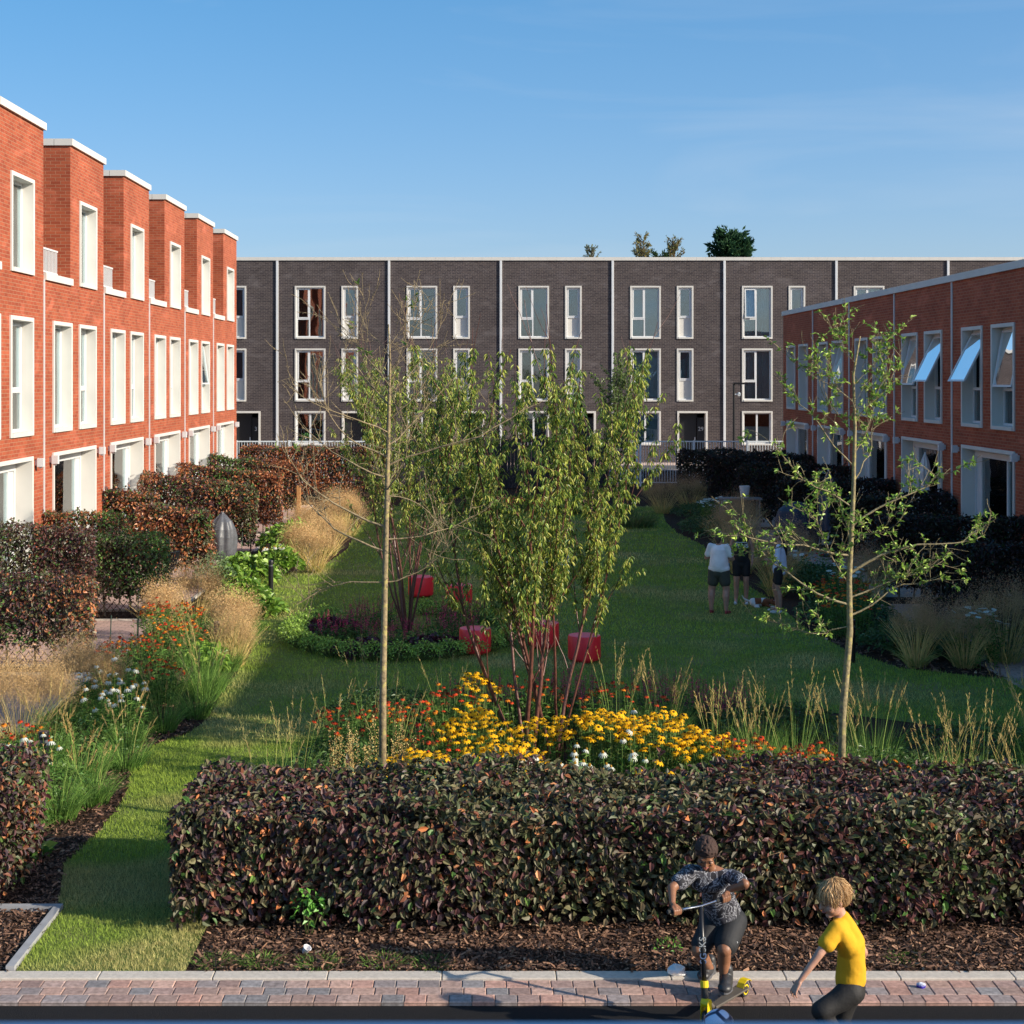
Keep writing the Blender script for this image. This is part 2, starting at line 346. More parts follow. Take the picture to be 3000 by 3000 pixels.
# ---- left row: three storeys, roof towers, sunlit
fl = Fac('X', -9.12, 1)
for k in range(6):
    u0 = 26.55+k*Wd; u1 = u0+Wd; ut = u0+2.1
    lab = ORD[k]+' of the sunlit red brick houses with a roof tower, counted from the camera' if k < 5 else 'farthest sunlit red brick house with a roof tower, beside the dark brick row'
    hs = empty('brick_house', (-9.12, u0, 0), lab, 'house', 'red brick town houses with roof towers on the left')
    holes = [(ut+.75, u1-.72, 6.90, 8.87, .22), (u0+.67, u0+2.18, 3.62, 6.03, .22), (u0+2.80, u0+4.33, 3.62, 6.03, .22), (u0+.66, u0+4.30, .72, 3.19, .34)]
    m = MB(); H4 = [h[:4] for h in holes]
    holed(fl, m, u0, ut, 0, 7.0, H4); holed(fl, m, ut, u1, 0, 10.02, H4)
    x = -9.12; xb = x-8
    m.add([(x, u0, 0), (x, u0, 7), (xb, u0, 7), (xb, u0, 0)], [(0, 1, 2, 3)])
    m.add([(x, ut, 6.99), (x, ut, 10.02), (xb, ut, 10.02), (xb, ut, 6.99)], [(0, 1, 2, 3)])
    m.add([(x, u1, 0), (x, u1, 10.02), (xb, u1, 10.02), (xb, u1, 0)], [(0, 1, 2, 3)])
    m.add([(xb, u0, 0), (xb, u1, 0), (xb, u1, 10.02), (xb, u0, 10.02)], [(0, 1, 2, 3)])
    m.build('wall', RED, hs)
    m = MB(); m.box(xb, x, u0, ut, 6.97, 6.99); m.box(xb, x-.02, ut+.02, u1-.02, 9.99, 10.01); m.build('roof', ROOF, hs)
    m = MB(); coping(fl, m, ut-.05, u1+.04, 10.02, 10.17, -.35, .06, .7); 
    m.box(xb, x-.36, ut-.05, ut+.3, 10.02, 10.17); m.box(xb, x-.36, u1-.3, u1+.04, 10.02, 10.17); m.build('coping', STONE, hs)
    m = MB(); fl.box(m, u0+.02, ut+.05, 6.87, 7.02, -.3 if False else .0, .06); fl.box(m, u0+.02, ut-.002, 6.992, 7.02, -.32, 0); m.build('terrace_ledge', STONE, hs)
    m = MB(); fl.box(m, u0+.05, ut-.06, 7.60, 7.64, -.30, -.26); fl.box(m, u0+.05, ut-.06, 7.10, 7.13, -.295, -.265)
    for i in range(18):
        uu = u0+.08+i*(ut-u0-.2)/17; fl.box(m, uu, uu+.022, 7.13, 7.60, -.29, -.27)
    for uu in (u0+.4, ut-.4): fl.box(m, uu, uu+.05, 7.021, 7.10, -.30, -.25)
    m.build('terrace_railing', RAIL if False else UPVC, hs)
    m = MB(); fl.box(m, u0-.022, u0+.022, 0.02, 6.87, .002, .03); m.build('movement_joint', UPVC, hs)
    window(fl, hs, *holes[0][:4], 'single', .22)
    window(fl, hs, *holes[1][:4], 'single', .22)
    window(fl, hs, *holes[2][:4], 'transom', .22, opened=8 if k == 4 else 0)
    window(fl, hs, *holes[3][:4], 'slide', .34, dress='sides')
    rooms(fl, hs, [(a+.05, b-.05, c+.05, d-.05, r) for a, b, c, d, r in holes])
    for uu in (u0+.42, u0+4.45):
        m = MB(); fl.box(m, uu, uu+.11, 2.96, 3.14, .05, .19); fl.box(m, uu+.03, uu+.08, 2.93, 2.96, .08, .14); fl.box(m, uu+.02, uu+.09, 2.99, 3.1, .003, .05); m.build('wall_light', UPVC, hs, bevel=.005)
# ---- right row: two tall storeys, in shade
fr_ = Fac('X', 11.9, -1); opens = {4: (24, 27), 5: (9, 22)}
fr_open = {(4, 0): 13, (4, 1): 26, (3, 0): 27, (3, 1): 10, (6, 1): 14}
for k in range(8):      # k=0 nearest
    u0 = 58.2-(8-k)*5.17; u1 = u0+5.17
    if k == 0: u0 = 17.0
    lab = ('nearest', 'second', 'third', 'fourth', 'fifth', 'sixth', 'seventh', 'farthest')[k]
    ex = {3: ' with its two upper windows hung open', 4: ' with a white parasol folded before its garden door'}.get(k, '')
    hs = empty('brick_house', (11.9, u0, 0), (lab+' of the shaded flat-roofed red brick houses on the right'+ex)[:110] if not ex else lab+' shaded flat-roofed red brick house'+ex, 'house', 'flat-roofed red brick town houses on the right')
    holes = [(u1-5.17+2.92, u1-5.17+4.42, 3.62, 6.03, .25), (u1-5.17+.8, u1-5.17+2.3, 3.62, 6.03, .25), (u1-5.17+.8, u1-5.17+4.42, .72, 3.17, .3)]
    m = MB(); holed(fr_, m, u0, u1, 0, 7.2, [h[:4] for h in holes]); x = 11.9; xb = x+8
    for yy in (u0, u1): m.add([(x, yy, 0), (x, yy, 7.2), (xb, yy, 7.2), (xb, yy, 0)], [(0, 1, 2, 3)])
    m.add([(xb, u0, 0), (xb, u1, 0), (xb, u1, 7.2), (xb, u0, 7.2)], [(0, 1, 2, 3)]); m.build('wall', RED, hs)
    m = MB(); m.box(x+.02, xb-.02, u0+.02, u1-.02, 7.1, 7.15); m.build('roof', ROOF, hs)
    m = MB(); coping(fr_, m, u0, u1+(.05 if k == 7 else 0), 7.2, 7.37, -.35, .06, .6); m.build('coping', STONE, hs)
    m = MB(); fr_.box(m, u0-.03, u0+.03, .02, 7.19, .002, .035); m.build('movement_joint', UPVC, hs)
    for j in range(2):
        op = fr_open.get((k, j), 0)
        window(fr_, hs, *holes[j][:4], 'transom' if (j == 0 or op) else 'single', .25, opened=op, flip=True)
    window(fr_, hs, *holes[2][:4], 'slide', .3, dress='sides')
    rooms(fr_, hs, [(a+.05, b-.05, c+.05, d-.05, r) for a, b, c, d, r in holes])
    for uu in (u1-5.17+.5, u1-5.17+4.6):
        m = MB(); fr_.box(m, uu, uu+.11, 2.96, 3.14, .05, .19); fr_.box(m, uu+.02, uu+.09, 2.99, 3.1, .003, .05); m.build('wall_light', UPVC, hs, bevel=.005)
# nearer stretch of the right row, outside the picture, that shades the garden
hs = empty('brick_house', (11.9, 15.0, 0), 'end stretch of the shaded red brick row, out of the picture to the right', 'house', 'flat-roofed red brick town houses on the right')
MB().box(11.9, 19.9, 14.9, 16.99, 0, 7.2).build('wall', RED, hs); MB().box(11.84, 19.9, 14.85, 16.99, 7.2, 7.37).build('coping', STONE, hs)
# ---- far row: dark brick, three storeys
ff = Fac('Y', 68.6, -1); GZ = .93
dress = {0: ('blank', 'frost', 'plant'), }
DR = [('none', 'none', 'none'), ('none', 'none', 'none'), ('none', 'none', 'none'), ('beige', 'halfbeige', 'beige'), ('blind', 'blind', 'blind'), ('curtain', 'curtain', 'halffrost'), ('curtain', 'curtain', 'none'), ('blind', 'blind', 'none')]
FL = ['dark brick house half hidden behind the end of the left red row', 'dark brick house with potted plants in its lower window, above the rusty hedge', 'dark brick house whose upper window mirrors a green tree, behind the bare young tree',
      'dark brick house with beige blinds behind the leafy multi-stem tree', 'dark brick house with pale striped blinds and black door numbered 29', 'dark brick house with draped white curtains and a tilted open sash',
      'dark brick house whose top windows peep over the right red roof', 'farthest right dark brick house, only its parapet showing over the red roof']
SIGNS = {0: '3', 4: '29'}
def textmesh(s, size, parent, f=None, loc=(0, 0, 0), rot=(90, 0, 0), mat=None, name='lettering', ext=.004, bold=False):
    cu = bpy.data.curves.new(name, 'FONT'); cu.body = s; cu.size = size; cu.extrude = ext; cu.align_x = 'CENTER'; cu.align_y = 'CENTER'
    if bold: cu.offset = size*.025
    o = bpy.data.objects.new(name, cu); COL.objects.link(o); dg = bpy.context.evaluated_depsgraph_get()
    me = bpy.data.meshes.new_from_object(o.evaluated_get(dg)); bpy.data.objects.remove(o)
    o = bpy.data.objects.new(name, me); COL.objects.link(o); me.materials.clear(); me.materials.append(mat or UPVC)
    o.rotation_euler = [R(a) for a in rot]; o.parent = parent; o.location = Vector(loc)-wloc(parent); return o
for k in range(8):
    u0 = -14.19+k*5.105; u1 = u0+5.105
    hs = empty('brick_house', (u0, 68.6, GZ), FL[k], 'house', 'dark brick town houses across the end of the garden')
    holes = [(u0+.80, u0+2.20, 6.58, 9.00, .10), (u0+2.93, u0+3.69, 6.58, 9.00, .10), (u0+.80, u0+2.20, 3.72, 6.14, .10), (u0+2.93, u0+3.69, 3.72, 6.14, .10), (u0+.80, u0+2.20, 1.72, 3.28, .10), (u0+2.95, u0+4.34, GZ, 3.28, .55)]
    m = MB(); holed(ff, m, u0, u1, .2, 10.16, [h[:4] for h in holes]); y = 68.6; yb = 76.6
    for xx in (u0, u1): m.add([(xx, y, .2), (xx, y, 10.16), (xx, yb, 10.16), (xx, yb, .2)], [(0, 1, 2, 3)])
    m.add([(u0, yb, .2), (u1, yb, .2), (u1, yb, 10.16), (u0, yb, 10.16)], [(0, 1, 2, 3)]); m.build('wall', DARK, hs)
    m = MB(); m.box(u0+.02, u1-.02, y+.02, yb-.02, 10.0, 10.05); m.build('roof', ROOF, hs)
    m = MB(); coping(ff, m, u0, u1, 10.16, 10.31, -.35, .06, .43); m.build('coping', STONE, hs)
    m = MB(); ff.box(m, u0-.055, u0+.055, GZ, 10.15, .004, .07); m.build('downpipe', UPVC, hs, bevel=.01)
    for i, (a, b, c, d, r) in enumerate(holes[:5]):
        wide = i in (0, 2, 4)
        if i == 4: window(ff, hs, a, b, c, d, 'two', r, .075, dress=DR[k][2])
        elif wide: window(ff, hs, a, b, c, d, 'twin', r, .075, dress=DR[k][0 if i == 0 else 1], opened=5 if (k == 5 and i == 0) else 0)
        else: window(ff, hs, a, b, c, d, 'panel', r, .075, dress='frost')
    a, b, c, d, r = holes[5]; m = MB(); ff.box(m, a, a+.09, c, d, -.35, .035); ff.box(m, b-.09, b, c, d, -.35, .035); ff.box(m, a+.09, b-.09, d-.09, d, -.35, .035); m.build('door_surround', STONE, hs, bevel=.004)
    DM = plain('black_door_paint', (.018, .018, .02), .4); m = MB(); ff.box(m, a+.09, a+.93, c, d-.09, -.42, -.37); dr = m.build('door', DM, hs, bevel=.006)
    m = MB(); ff.box(m, a+.96, b-.09, c, d-.09, -.40, -.34); ff.box(m, a+.09, b-.09, d-.3, d-.1, -.369, -.34); sp = m.build('side_panel', DM, hs)
    m = MB(); ff.box(m, a+.85, a+.875, c+.9, c+1.15, -.37, -.33); m.build('handle', RAIL, dr, bevel=.004)
    if k in SIGNS: textmesh(SIGNS[k], .26, sp, loc=(b-.26, 68.6+.335, c+1.52), mat=UPVC, name='house_number')
    rooms(ff, hs, [(p+.05, q-.05, s_+.05, t-.05, r) for p, q, s_, t, r in holes[:5]])
    if k == 1:
        for uu in (.33, 1.0):
            m = MB(); m.lathe([(.09, 1.83), (.12, 2.05), (.10, 2.05), (.09, 2.0)], (u0+.95+uu, 68.82, 0), 12); pt = m.build('flower_pot', STONE, None, loc=(u0+.95+uu, 68.82, 1.83)); tag(pt, 'white pot holding a '+('leafy green' if uu < .5 else 'spiky dark')+' house plant on the window sill', 'plant pot', 'pots on the dark house window sill')
            lm = MB(); n = 40; p = np.tile([u0+.95+uu, 68.82, 2.0], (n, 1))+RNG.normal(0, .05, (n, 3)); dd = unit(RNG.normal(0, 1, (n, 3))+[0, 0, 1.2]); leaves(lm, p+dd*.12, dd, np.tile([0, 0, 1.], (n, 1))+.3*dd, .18, .07, pick([(.06, .16, .04)], n)); lm.build('foliage', LEAF, pt)
# ------------------------------------------------------------------ ground, street, paving
def sheet(name, pts, z, mat, label=None):
    n = len(pts); m = MB(); zz = z if hasattr(z, '__len__') else [z]*n
    m.add([(p[0], p[1], q) for p, q in zip(pts, zz)], poly=[list(range(n))]); o = m.build(name, mat); o['kind'] = 'structure'; return o
def groundmat(name, stops, scale, bump, bs, rough=.95, extra=None):
    m, nt, b = nmat(name); b.inputs['Roughness'].default_value = rough; b.inputs['Specular IOR Level'].default_value = .15
    g = N(nt, 'ShaderNodeNewGeometry'); n1 = N(nt, 'ShaderNodeTexNoise'); n1.inputs['Scale'].default_value = scale; n1.inputs['Detail'].default_value = 10; n1.inputs['Roughness'].default_value = .7
    L(nt, g.outputs['Position'], n1.inputs['Vector']); col = ramp(nt, n1.outputs['Fac'], stops)
    if extra:
        n3 = N(nt, 'ShaderNodeTexNoise'); n3.inputs['Scale'].default_value = extra[0]; n3.inputs['Detail'].default_value = 3; L(nt, g.outputs['Position'], n3.inputs['Vector'])
        mx = N(nt, 'ShaderNodeMix', data_type='RGBA'); L(nt, ramp(nt, n3.outputs['Fac'], [(extra[2], (0, 0, 0)), (extra[3], (1, 1, 1))]), mx.inputs[0]); L(nt, col, mx.inputs[6]); mx.inputs[7].default_value = (*extra[1], 1); col = mx.outputs[2]
    L(nt, col, b.inputs['Base Color'])
    n2 = N(nt, 'ShaderNodeTexNoise'); n2.inputs['Scale'].default_value = bs; n2.inputs['Detail'].default_value = 8; L(nt, g.outputs['Position'], n2.inputs['Vector'])
    bp = N(nt, 'ShaderNodeBump'); bp.inputs['Strength'].default_value = bump; bp.inputs['Distance'].default_value = .03; L(nt, n2.outputs['Fac'], bp.inputs['Height']); L(nt, bp.outputs[0], b.inputs['Normal']); return m
SOIL = groundmat('mulch_soil', [(.3, (.016, .009, .006)), (.5, (.045, .025, .016)), (.7, (.10, .058, .038))], 28, 1, 45)
LAWN = groundmat('lawn_turf', [(.3, (.10, .135, .032)), (.5, (.145, .195, .045)), (.72, (.2, .25, .07))], 9, .8, 60, extra=(.8, (.22, .21, .08), .5, .7))
ASPH = groundmat('asphalt', [(.35, (.010, .010, .011)), (.6, (.022, .021, .022)), (.8, (.06, .055, .05))], 190, .7, 160, .8)
sheet('ground', [(-400, -60), (400, -60), (400, 900), (-400, 900)], -.06, SOIL)
sheet('garden_soil', [(-9.2, 12.12), (12, 12.12), (12, 57), (12, 62), (-9.2, 62), (-9.2, 57)], [0, 0, 0, .32, .32, 0], SOIL)
LP = [(-3.72, 12.13), (-3.76, 13.5), (-4.06, 14.8), (-3.98, 15.8), (-4.0, 17), (-4.25, 18.8), (-4.2, 19.6), (-3.9, 20.2), (-3.75, 21.1), (-3.85, 22.5), (-3.9, 25.7), (-4.1, 28.5), (-4.6, 30.5), (-5.2, 33), (-5.2, 36), (-3.9, 38.2), (-3.6, 42), (-3.8, 50), (-3.5, 56),
      (6.9, 56), (6.3, 50), (6.2, 46.6), (6.5, 42.8), (6.1, 38), (6.4, 32), (6.3, 29), (6.5, 26.5), (7.0, 24.8), (8.2, 24), (9.6, 23.6), (9.6, 21), (8.6, 20), (8.0, 18.6), (6.5, 20.6), (4.5, 21.9), (2, 22.5), (0, 22.4), (-1.3, 21.4), (-2.1, 19.6), (-2.3, 17), (-2.35, 14.9), (-2.35, 12.13)]
sheet('lawn', LP, .006, LAWN)
def paving(name, c1, c2, mort, w, h):
    m, nt, b = nmat(name); b.inputs['Roughness'].default_value = .85
    g = N(nt, 'ShaderNodeNewGeometry'); br = N(nt, 'ShaderNodeTexBrick'); L(nt, g.outputs['Position'], br.inputs['Vector']); br.inputs['Scale'].default_value = 1
    br.inputs['Brick Width'].default_value = w; br.inputs['Row Height'].default_value = h; br.inputs['Mortar Size'].default_value = .005
    br.inputs['Color1'].default_value = (*c1, 1); br.inputs['Color2'].default_value = (*c2, 1); br.inputs['Mortar'].default_value = (*mort, 1); L(nt, br.outputs['Color'], b.inputs['Base Color'])
    bp = N(nt, 'ShaderNodeBump'); bp.inputs['Strength'].default_value = .6; bp.inputs['Distance'].default_value = .006; bp.invert = True; L(nt, br.outputs['Fac'], bp.inputs['Height']); L(nt, bp.outputs[0], b.inputs['Normal']); return m
PAV = paving('patio_paving', (.50, .33, .27), (.40, .27, .23), (.16, .11, .09), .2, .13)
EDGE = plain('kerb_stone', (.55, .49, .42), .9, noise=.12, scale=30, bump=.5, bscale=180)
lpY = [(14.2, 19.75), (20.25, 24.2), (25.0, 29.6), (30.9, 34.9), (35.7, 40.6), (41.4, 45.8), (46.5, 51), (51.6, 56)]
for i, (a, b) in enumerate(lpY): sheet('patio', [(-9.12, a), (-6.15, a), (-6.15, b), (-9.12, b)], .012, PAV)
for i, (a, b) in enumerate([(14.5, 21.6), (22.4, 31.8), (32.8, 37), (38, 42.2), (43, 47.4), (48.2, 52.6), (53.4, 57.5)]): sheet('patio', [(8.4, a), (11.9, a), (11.9, b), (8.4, b)], .012, PAV)
m = MB()
for a, b in lpY:
    m.box(-9.1, -6.10, a-.05, a, 0, .045); m.box(-6.15, -6.09, a, b, 0, .045); m.box(-9.1, -6.1, b, b+.05, 0, .045)
o = m.build('path_edging', EDGE); o['kind'] = 'structure'
# front street
sheet('road', [(-60, 11.55), (60, 11.55), (60, -20), (-60, -20)], -.03, ASPH)
m = MB(); x = -14.0; 
for i in range(31): m.box(x+.004, x+.911, 11.972, 12.12, -.05, .016); x += .915
o = m.build('kerb', EDGE, bevel=.006); o['kind'] = 'structure'
m = MB(); TP = [(.17, .115, .10), (.19, .13, .11), (.22, .13, .105), (.15, .125, .12), (.13, .12, .12), (.24, .155, .125), (.20, .14, .12)]
for r in range(3):
    y0 = 11.553+r*.14; x = -14-r*.06
    while x < 14:
        w = .175*(1+random.uniform(-.02, .02)); c = np.array(random.choice(TP))*random.uniform(1.6, 2.2); g = .005; e = .006; z = random.uniform(-.002, .002)
        X0, X1, Y0, Y1 = x+g*.5, x+w-g*.5, y0+g*.4, y0+.14-g*.4
        v = [(X0, Y0, -.05), (X1, Y0, -.05), (X1, Y1, -.05), (X0, Y1, -.05), (X0, Y0, z-.006), (X1, Y0, z-.006), (X1, Y1, z-.006), (X0, Y1, z-.006), (X0+e, Y0+e, z), (X1-e, Y0+e, z), (X1-e, Y1-e, z), (X0+e, Y1-e, z)]
        m.add(v, [(0, 1, 5, 4), (1, 2, 6, 5), (2, 3, 7, 6), (3, 0, 4, 7), (4, 5, 9, 8), (5, 6, 10, 9), (6, 7, 11, 10), (7, 4, 8, 11), (8, 9, 10, 11)], c=c); x += w
PB = attrmat('block_paving', .85, 0, .25, noise=.3, bump=.4, bscale=90); o = m.build('block_paving', PB); o['kind'] = 'structure'
sheet('paving_bed', [(-60, 11.551), (60, 11.551), (60, 12.13), (-60, 12.13)], -.012, plain('joint_sand', (.16, .12, .10), .95, bump=.3))
m = MB(); m.box(-3.80, -3.73, 12.13, 13.5, 0, .05); m.box(-5.6, -3.73, 13.505, 13.57, 0, .05); o = m.build('stone_edging', plain('grey_edging', (.30, .30, .31), .9, noise=.15)); o['kind'] = 'structure'
# far street and its retaining wall
o = MB().box(-40, 45, 62.35, 68.9, .2, .93).build('far_street', plain('street_paving', (.60, .45, .38), .9, noise=.15, scale=3)); o['kind'] = 'structure'
o = MB().box(-40, 45, 63.3, 66.4, .85, .936).build('far_road', plain('street_asphalt', (.10, .095, .095), .9)); o['kind'] = 'structure'
tag(MB().box(-40, 45, 62.2, 62.348, .0, .97).build('retaining_wall', DARK), 'low dark brick retaining wall under the metal railing at the far end', 'wall')
# ------------------------------------------------------------------ hedges
COP = [(.055, .022, .022), (.085, .034, .028), (.035, .022, .026), (.045, .038, .022)]
OLV = [(.066, .064, .030), (.048, .058, .024), (.09, .082, .042), (.06, .046, .026)]
ORG = [(.26, .095, .035), (.19, .065, .028), (.30, .13, .055), (.12, .045, .025)]
GRN = [(.045, .095, .018), (.032, .07, .016), (.07, .12, .026)]
def hedge(x0, x1, y0, y1, h, label, wts, dens=900, ln=.06, base=.16, name='beech_hedge', group='beech hedges between the gardens', mesh=False, h2=None, seed=0, thin=.5, dark=1.0):
    hs = empty(name, ((x0+x1)/2, (y0+y1)/2, 0), label, 'hedge', group); h2 = h2 if h2 is not None else h
    ar = np.array([(x1-x0)*h, (x1-x0)*(y1-y0), (y1-y0)*h, (y1-y0)*h, (x1-x0)*h*.5]); n = int(ar.sum()*dens)
    fc = RNG.choice(5, n, p=ar/ar.sum()); u, v = rnd(n, 0, 1), rnd(n, 0, 1); dep = RNG.exponential(.07, n)-.03
    p = np.zeros((n, 3)); no = np.zeros((n, 3)); hh = lambda xx: h+(h2-h)*(xx-x0)/(x1-x0)
    X = x0+u*(x1-x0); Y = y0+v*(y1-y0); Z = base+v*(h-base)
    for k, (ax, sg) in enumerate([(1, -1), (2, 1), (0, -1), (0, 1), (1, 1)]):
        i = fc == k; no[i, ax] = sg
        if ax == 1: p[i] = np.stack([X[i], np.where(sg < 0, y0+dep[i], y1-dep[i]), Z[i]], 1)
        if ax == 2: p[i] = np.stack([X[i], Y[i], np.full(i.sum(), h)-dep[i]], 1)
        if ax == 0: p[i] = np.stack([np.where(sg < 0, x0+dep[i], x1-dep[i]), y0+u[i]*(y1-y0), Z[i]], 1)
    p[:, 2] *= hh(p[:, 0])/h
    bulge = noise3(p, 1.7, seed+3)+.6*noise3(p, 5, seed+4); p += no*(bulge*(.10 if y0 < 20 else .07))[:, None]; p[:, 2] += noise3(p, 4, seed+9)*.05*(p[:, 2]/h)
    # gaps near the foot and thin spots
    g = noise3(p, 5, seed+5)*.5+.5; foot = np.clip((p[:, 2]-base)/.35, 0, 1); keep = rnd(n, 0, 1) < np.clip(foot*.75+.25, 0, 1)*np.clip(.55+g*thin*1.3, 0, 1); keep |= (fc == 1)
    p, no = p[keep], no[keep]; n = len(p)
    cl_ = np.stack([noise3(p, 9, seed+50+j) for j in range(3)], 1); ax = RNG.normal(0, 1, (n, 3))*.55+cl_*.7+no*.4+np.array([0, 0, -.45]); nn = no+RNG.normal(0, .42, (n, 3))+cl_*.35+np.array([0, 0, .35])
    a = noise3(p, 2.4, seed+21); b = noise3(p, 3.1, seed+33); w = np.tile(np.array(wts, float), (n, 1))
    w[:, 0] *= np.exp(1.2*a); w[:, 1] *= np.exp(-1.2*a); w[:, 2] *= np.exp(2.0*b); w[:, 3] *= np.exp(-2.*b); w /= w.sum(1, keepdims=True)
    cl = (rnd(n, 0, 1)[:, None] > np.cumsum(w, 1)).sum(1); pal = [COP, OLV, ORG, GRN]; col = np.zeros((n, 3))
    for k in range(4):
        i = np.minimum(cl, 3) == k; col[i] = pick(pal[k], i.sum(), jit=.3)
    m = MB(); leaves(m, p, ax, nn, rnd(n, .55, 1.4)*ln, rnd(n, .5, .75)*ln, col*dark, simple=ln < .075 and y0 > 20, droop=.2)
    # stray shoots
    k = int((x1-x0)*(9 if y0 < 20 else 5)); xs = rnd(k, x0, x1); top_ = rnd(k, 0, 1) < .6; b0 = np.stack([xs, np.where(top_, rnd(k, y0, y1), y0), np.where(top_, h-.04, rnd(k, base, h))], 1); b0[:, 2] *= hh(b0[:, 0])/h
    d0 = np.where(top_[:, None], RNG.normal(0, .45, (k, 3))+[0, -.1, .9], RNG.normal(0, .5, (k, 3))+[0, -.9, .1]); l0 = rnd(k, .08, .24); e0 = b0+unit(d0)*l0[:, None]; ti = RNG.integers(0, k, k*7); f_ = rnd(k*7, .25, 1.05)[:, None]; q_ = b0[ti]+(e0[ti]-b0[ti])*f_
    cc_ = pick(COP+OLV+ORG[:1], k*7); leaves(m, q_, d0[ti]*.4+RNG.normal(0, .8, (k*7, 3))-[0, 0, .15], RNG.normal(0, .5, (k*7, 3))+[0, -.2, .9], rnd(k*7, .7, 1.3)*ln, rnd(k*7, .5, .7)*ln, cc_*dark, simple=y0 > 20); m.build('foliage', LEAFG if y0 < 20 else LEAF, hs)
    m = MB(); m.segs(b0, e0, .003, .0015, 3, c=(.2, .13, .08))
    # stems and inner twigs
    k = max(3, int((x1-x0)/.35)); xs = np.linspace(x0+.12, x1-.12, k)+RNG.normal(0, .05, k)
    for xx in xs:
        ym = (y0+y1)/2+random.uniform(-.25, .25)*(y1-y0); m.tube([(xx, ym, -.02), (xx+random.uniform(-.06, .06), ym-.02, h*.35), (xx+random.uniform(-.1, .1), ym, h*.85)], [.022, .018, .006], 6, c=(.22, .18, .13), cap=False)
        q = 26; zz = rnd(q, .2, h-.1); b0 = np.stack([np.full(q, xx), np.full(q, ym), zz], 1); dd = RNG.normal(0, 1, (q, 3))*[.10, (y1-y0)*.22, .10]; dd = np.clip(dd, -.45*(y1-y0), .45*(y1-y0))
        m.segs(b0, b0+dd, .005, .002, 3, c=(.10, .07, .05))
    q = int((x1-x0)*(y1-y0)*90)+20; c = np.stack([rnd(q, x0+.1, x1-.1), rnd(q, y0+.1, y1-.1), rnd(q, base+.1, h-.12)], 1); dd = RNG.normal(0, .09, (q, 3)); m.segs(c, c+dd, .004, .002, 3, c=(.06, .045, .03))
    m.build('stems', BARK, hs)
    # inner, shaded leaves keep it dense
    q = int((x1-x0)*(y1-y0)*(h-base)*dens*.9); m = MB(); c = np.stack([rnd(q, x0+.12, x1-.12), rnd(q, y0+.12, max(y1-.12, y0+.2)), rnd(q, base+.08, h-.1)], 1); c[:, 2] *= hh(c[:, 0])/h
    leaves(m, c, RNG.normal(0, 1, (q, 3)), RNG.normal(0, 1, (q, 3)), ln*1.5, ln, pick(COP+OLV, q)*dark*.9, simple=True); m.build('inner_leaves', LEAF, hs)
    return hs
hedge(-2.62, 8.2, 12.98, 14.75, 1.0, 'long dark copper hedge beside the pavement, in front of the flower bed', (1.3, 1.8, .08, .12), dens=1350, ln=.070, base=.08, group=None, seed=1, thin=1.0, dark=1.15)
hedge(-9.0, -4.25, 13.5, 14.6, 1.15, 'copper hedge end cut off by the lower left corner, left of the lawn path', (1.2, .9, .2, .12), dens=1500, ln=.062, base=.1, group=None, seed=2, dark=1.0)
# loose shoots standing out of the front hedge
SP = [(-9.1, -6.35, 24.5, 25.0, 1.55, 'reddish brown hedge nearest the camera in the left gardens', (1, .7, .6, .15), 1.45),
      (-7.65, -6.35, 30.0, 30.85, 1.62, 'dark green hedge block between the two nearest left patios', (.35, .6, .02, 1.2), 1.55), (-9.1, -7.35, 28.4, 29.0, 2.0, 'dark purple hedge joined to the left side of the dark green hedge block', (1.4, .7, .05, .1), 1.85), (-9.1, -7.4, 31.5, 32.0, 2.0, 'low half orange, half green hedge against the second left brick house', (.4, .3, 1.3, .5), 1.85),
      (-9.1, -7.9, 36.6, 37.3, 2.05, 'green hedge piece against the wall of the third left house', (.5, .6, .25, 1.0), 1.95), (-7.9, -6.25, 35.0, 35.65, 1.85, 'rusty brown hedge just behind the garden chair', (.8, .5, .95, .25), 1.6),
      (-9.1, -6.1, 40.7, 41.35, 2.15, 'dark hedge behind the covered garden heater', (.8, .8, .55, .3), 1.75), (-9.1, -6.0, 45.9, 46.5, 2.15, 'orange brown hedge beside the wooden post', (.6, .3, 1.5, .12), 1.8),
      (-9.1, -6.0, 51.0, 51.6, 2.15, 'second hedge from the end in the left gardens, mixed brown and green', (.8, .7, .8, .3), 1.85), (-9.1, -3.4, 58.0, 58.7, 2.1, 'long rusty hedge along the white railing at the far left end', (.8, .3, 1.3, .1), 2.1)]
for i, (a, b, c, d, h, lab, w, h2) in enumerate(SP): hedge(a, b, c, d, h, lab, w, dens=800 if c < 33 else 560, ln=.07 if c < 33 else .085, seed=40+i, h2=h2, base=.3, dark=1.05)
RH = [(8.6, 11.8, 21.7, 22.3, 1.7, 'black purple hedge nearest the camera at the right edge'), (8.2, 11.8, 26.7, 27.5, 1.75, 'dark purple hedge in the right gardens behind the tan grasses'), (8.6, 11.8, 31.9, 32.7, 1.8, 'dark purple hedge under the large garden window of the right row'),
      (8.9, 11.8, 37.1, 37.9, 1.85, 'dark purple hedge in front of the folded white parasol'), (8.6, 11.8, 42.3, 42.9, 1.9, 'dark purple hedge behind the covered navy parasol'), (8.4, 11.8, 47.5, 48.1, 2.0, 'dark purple hedge right of the white bucket'), (8.2, 11.8, 52.7, 53.3, 2.05, 'second dark hedge from the metal railing, right gardens'), (7.9, 13.5, 57.6, 58.4, 1.95, 'dark hedge along the pale metal railing at the far right')]
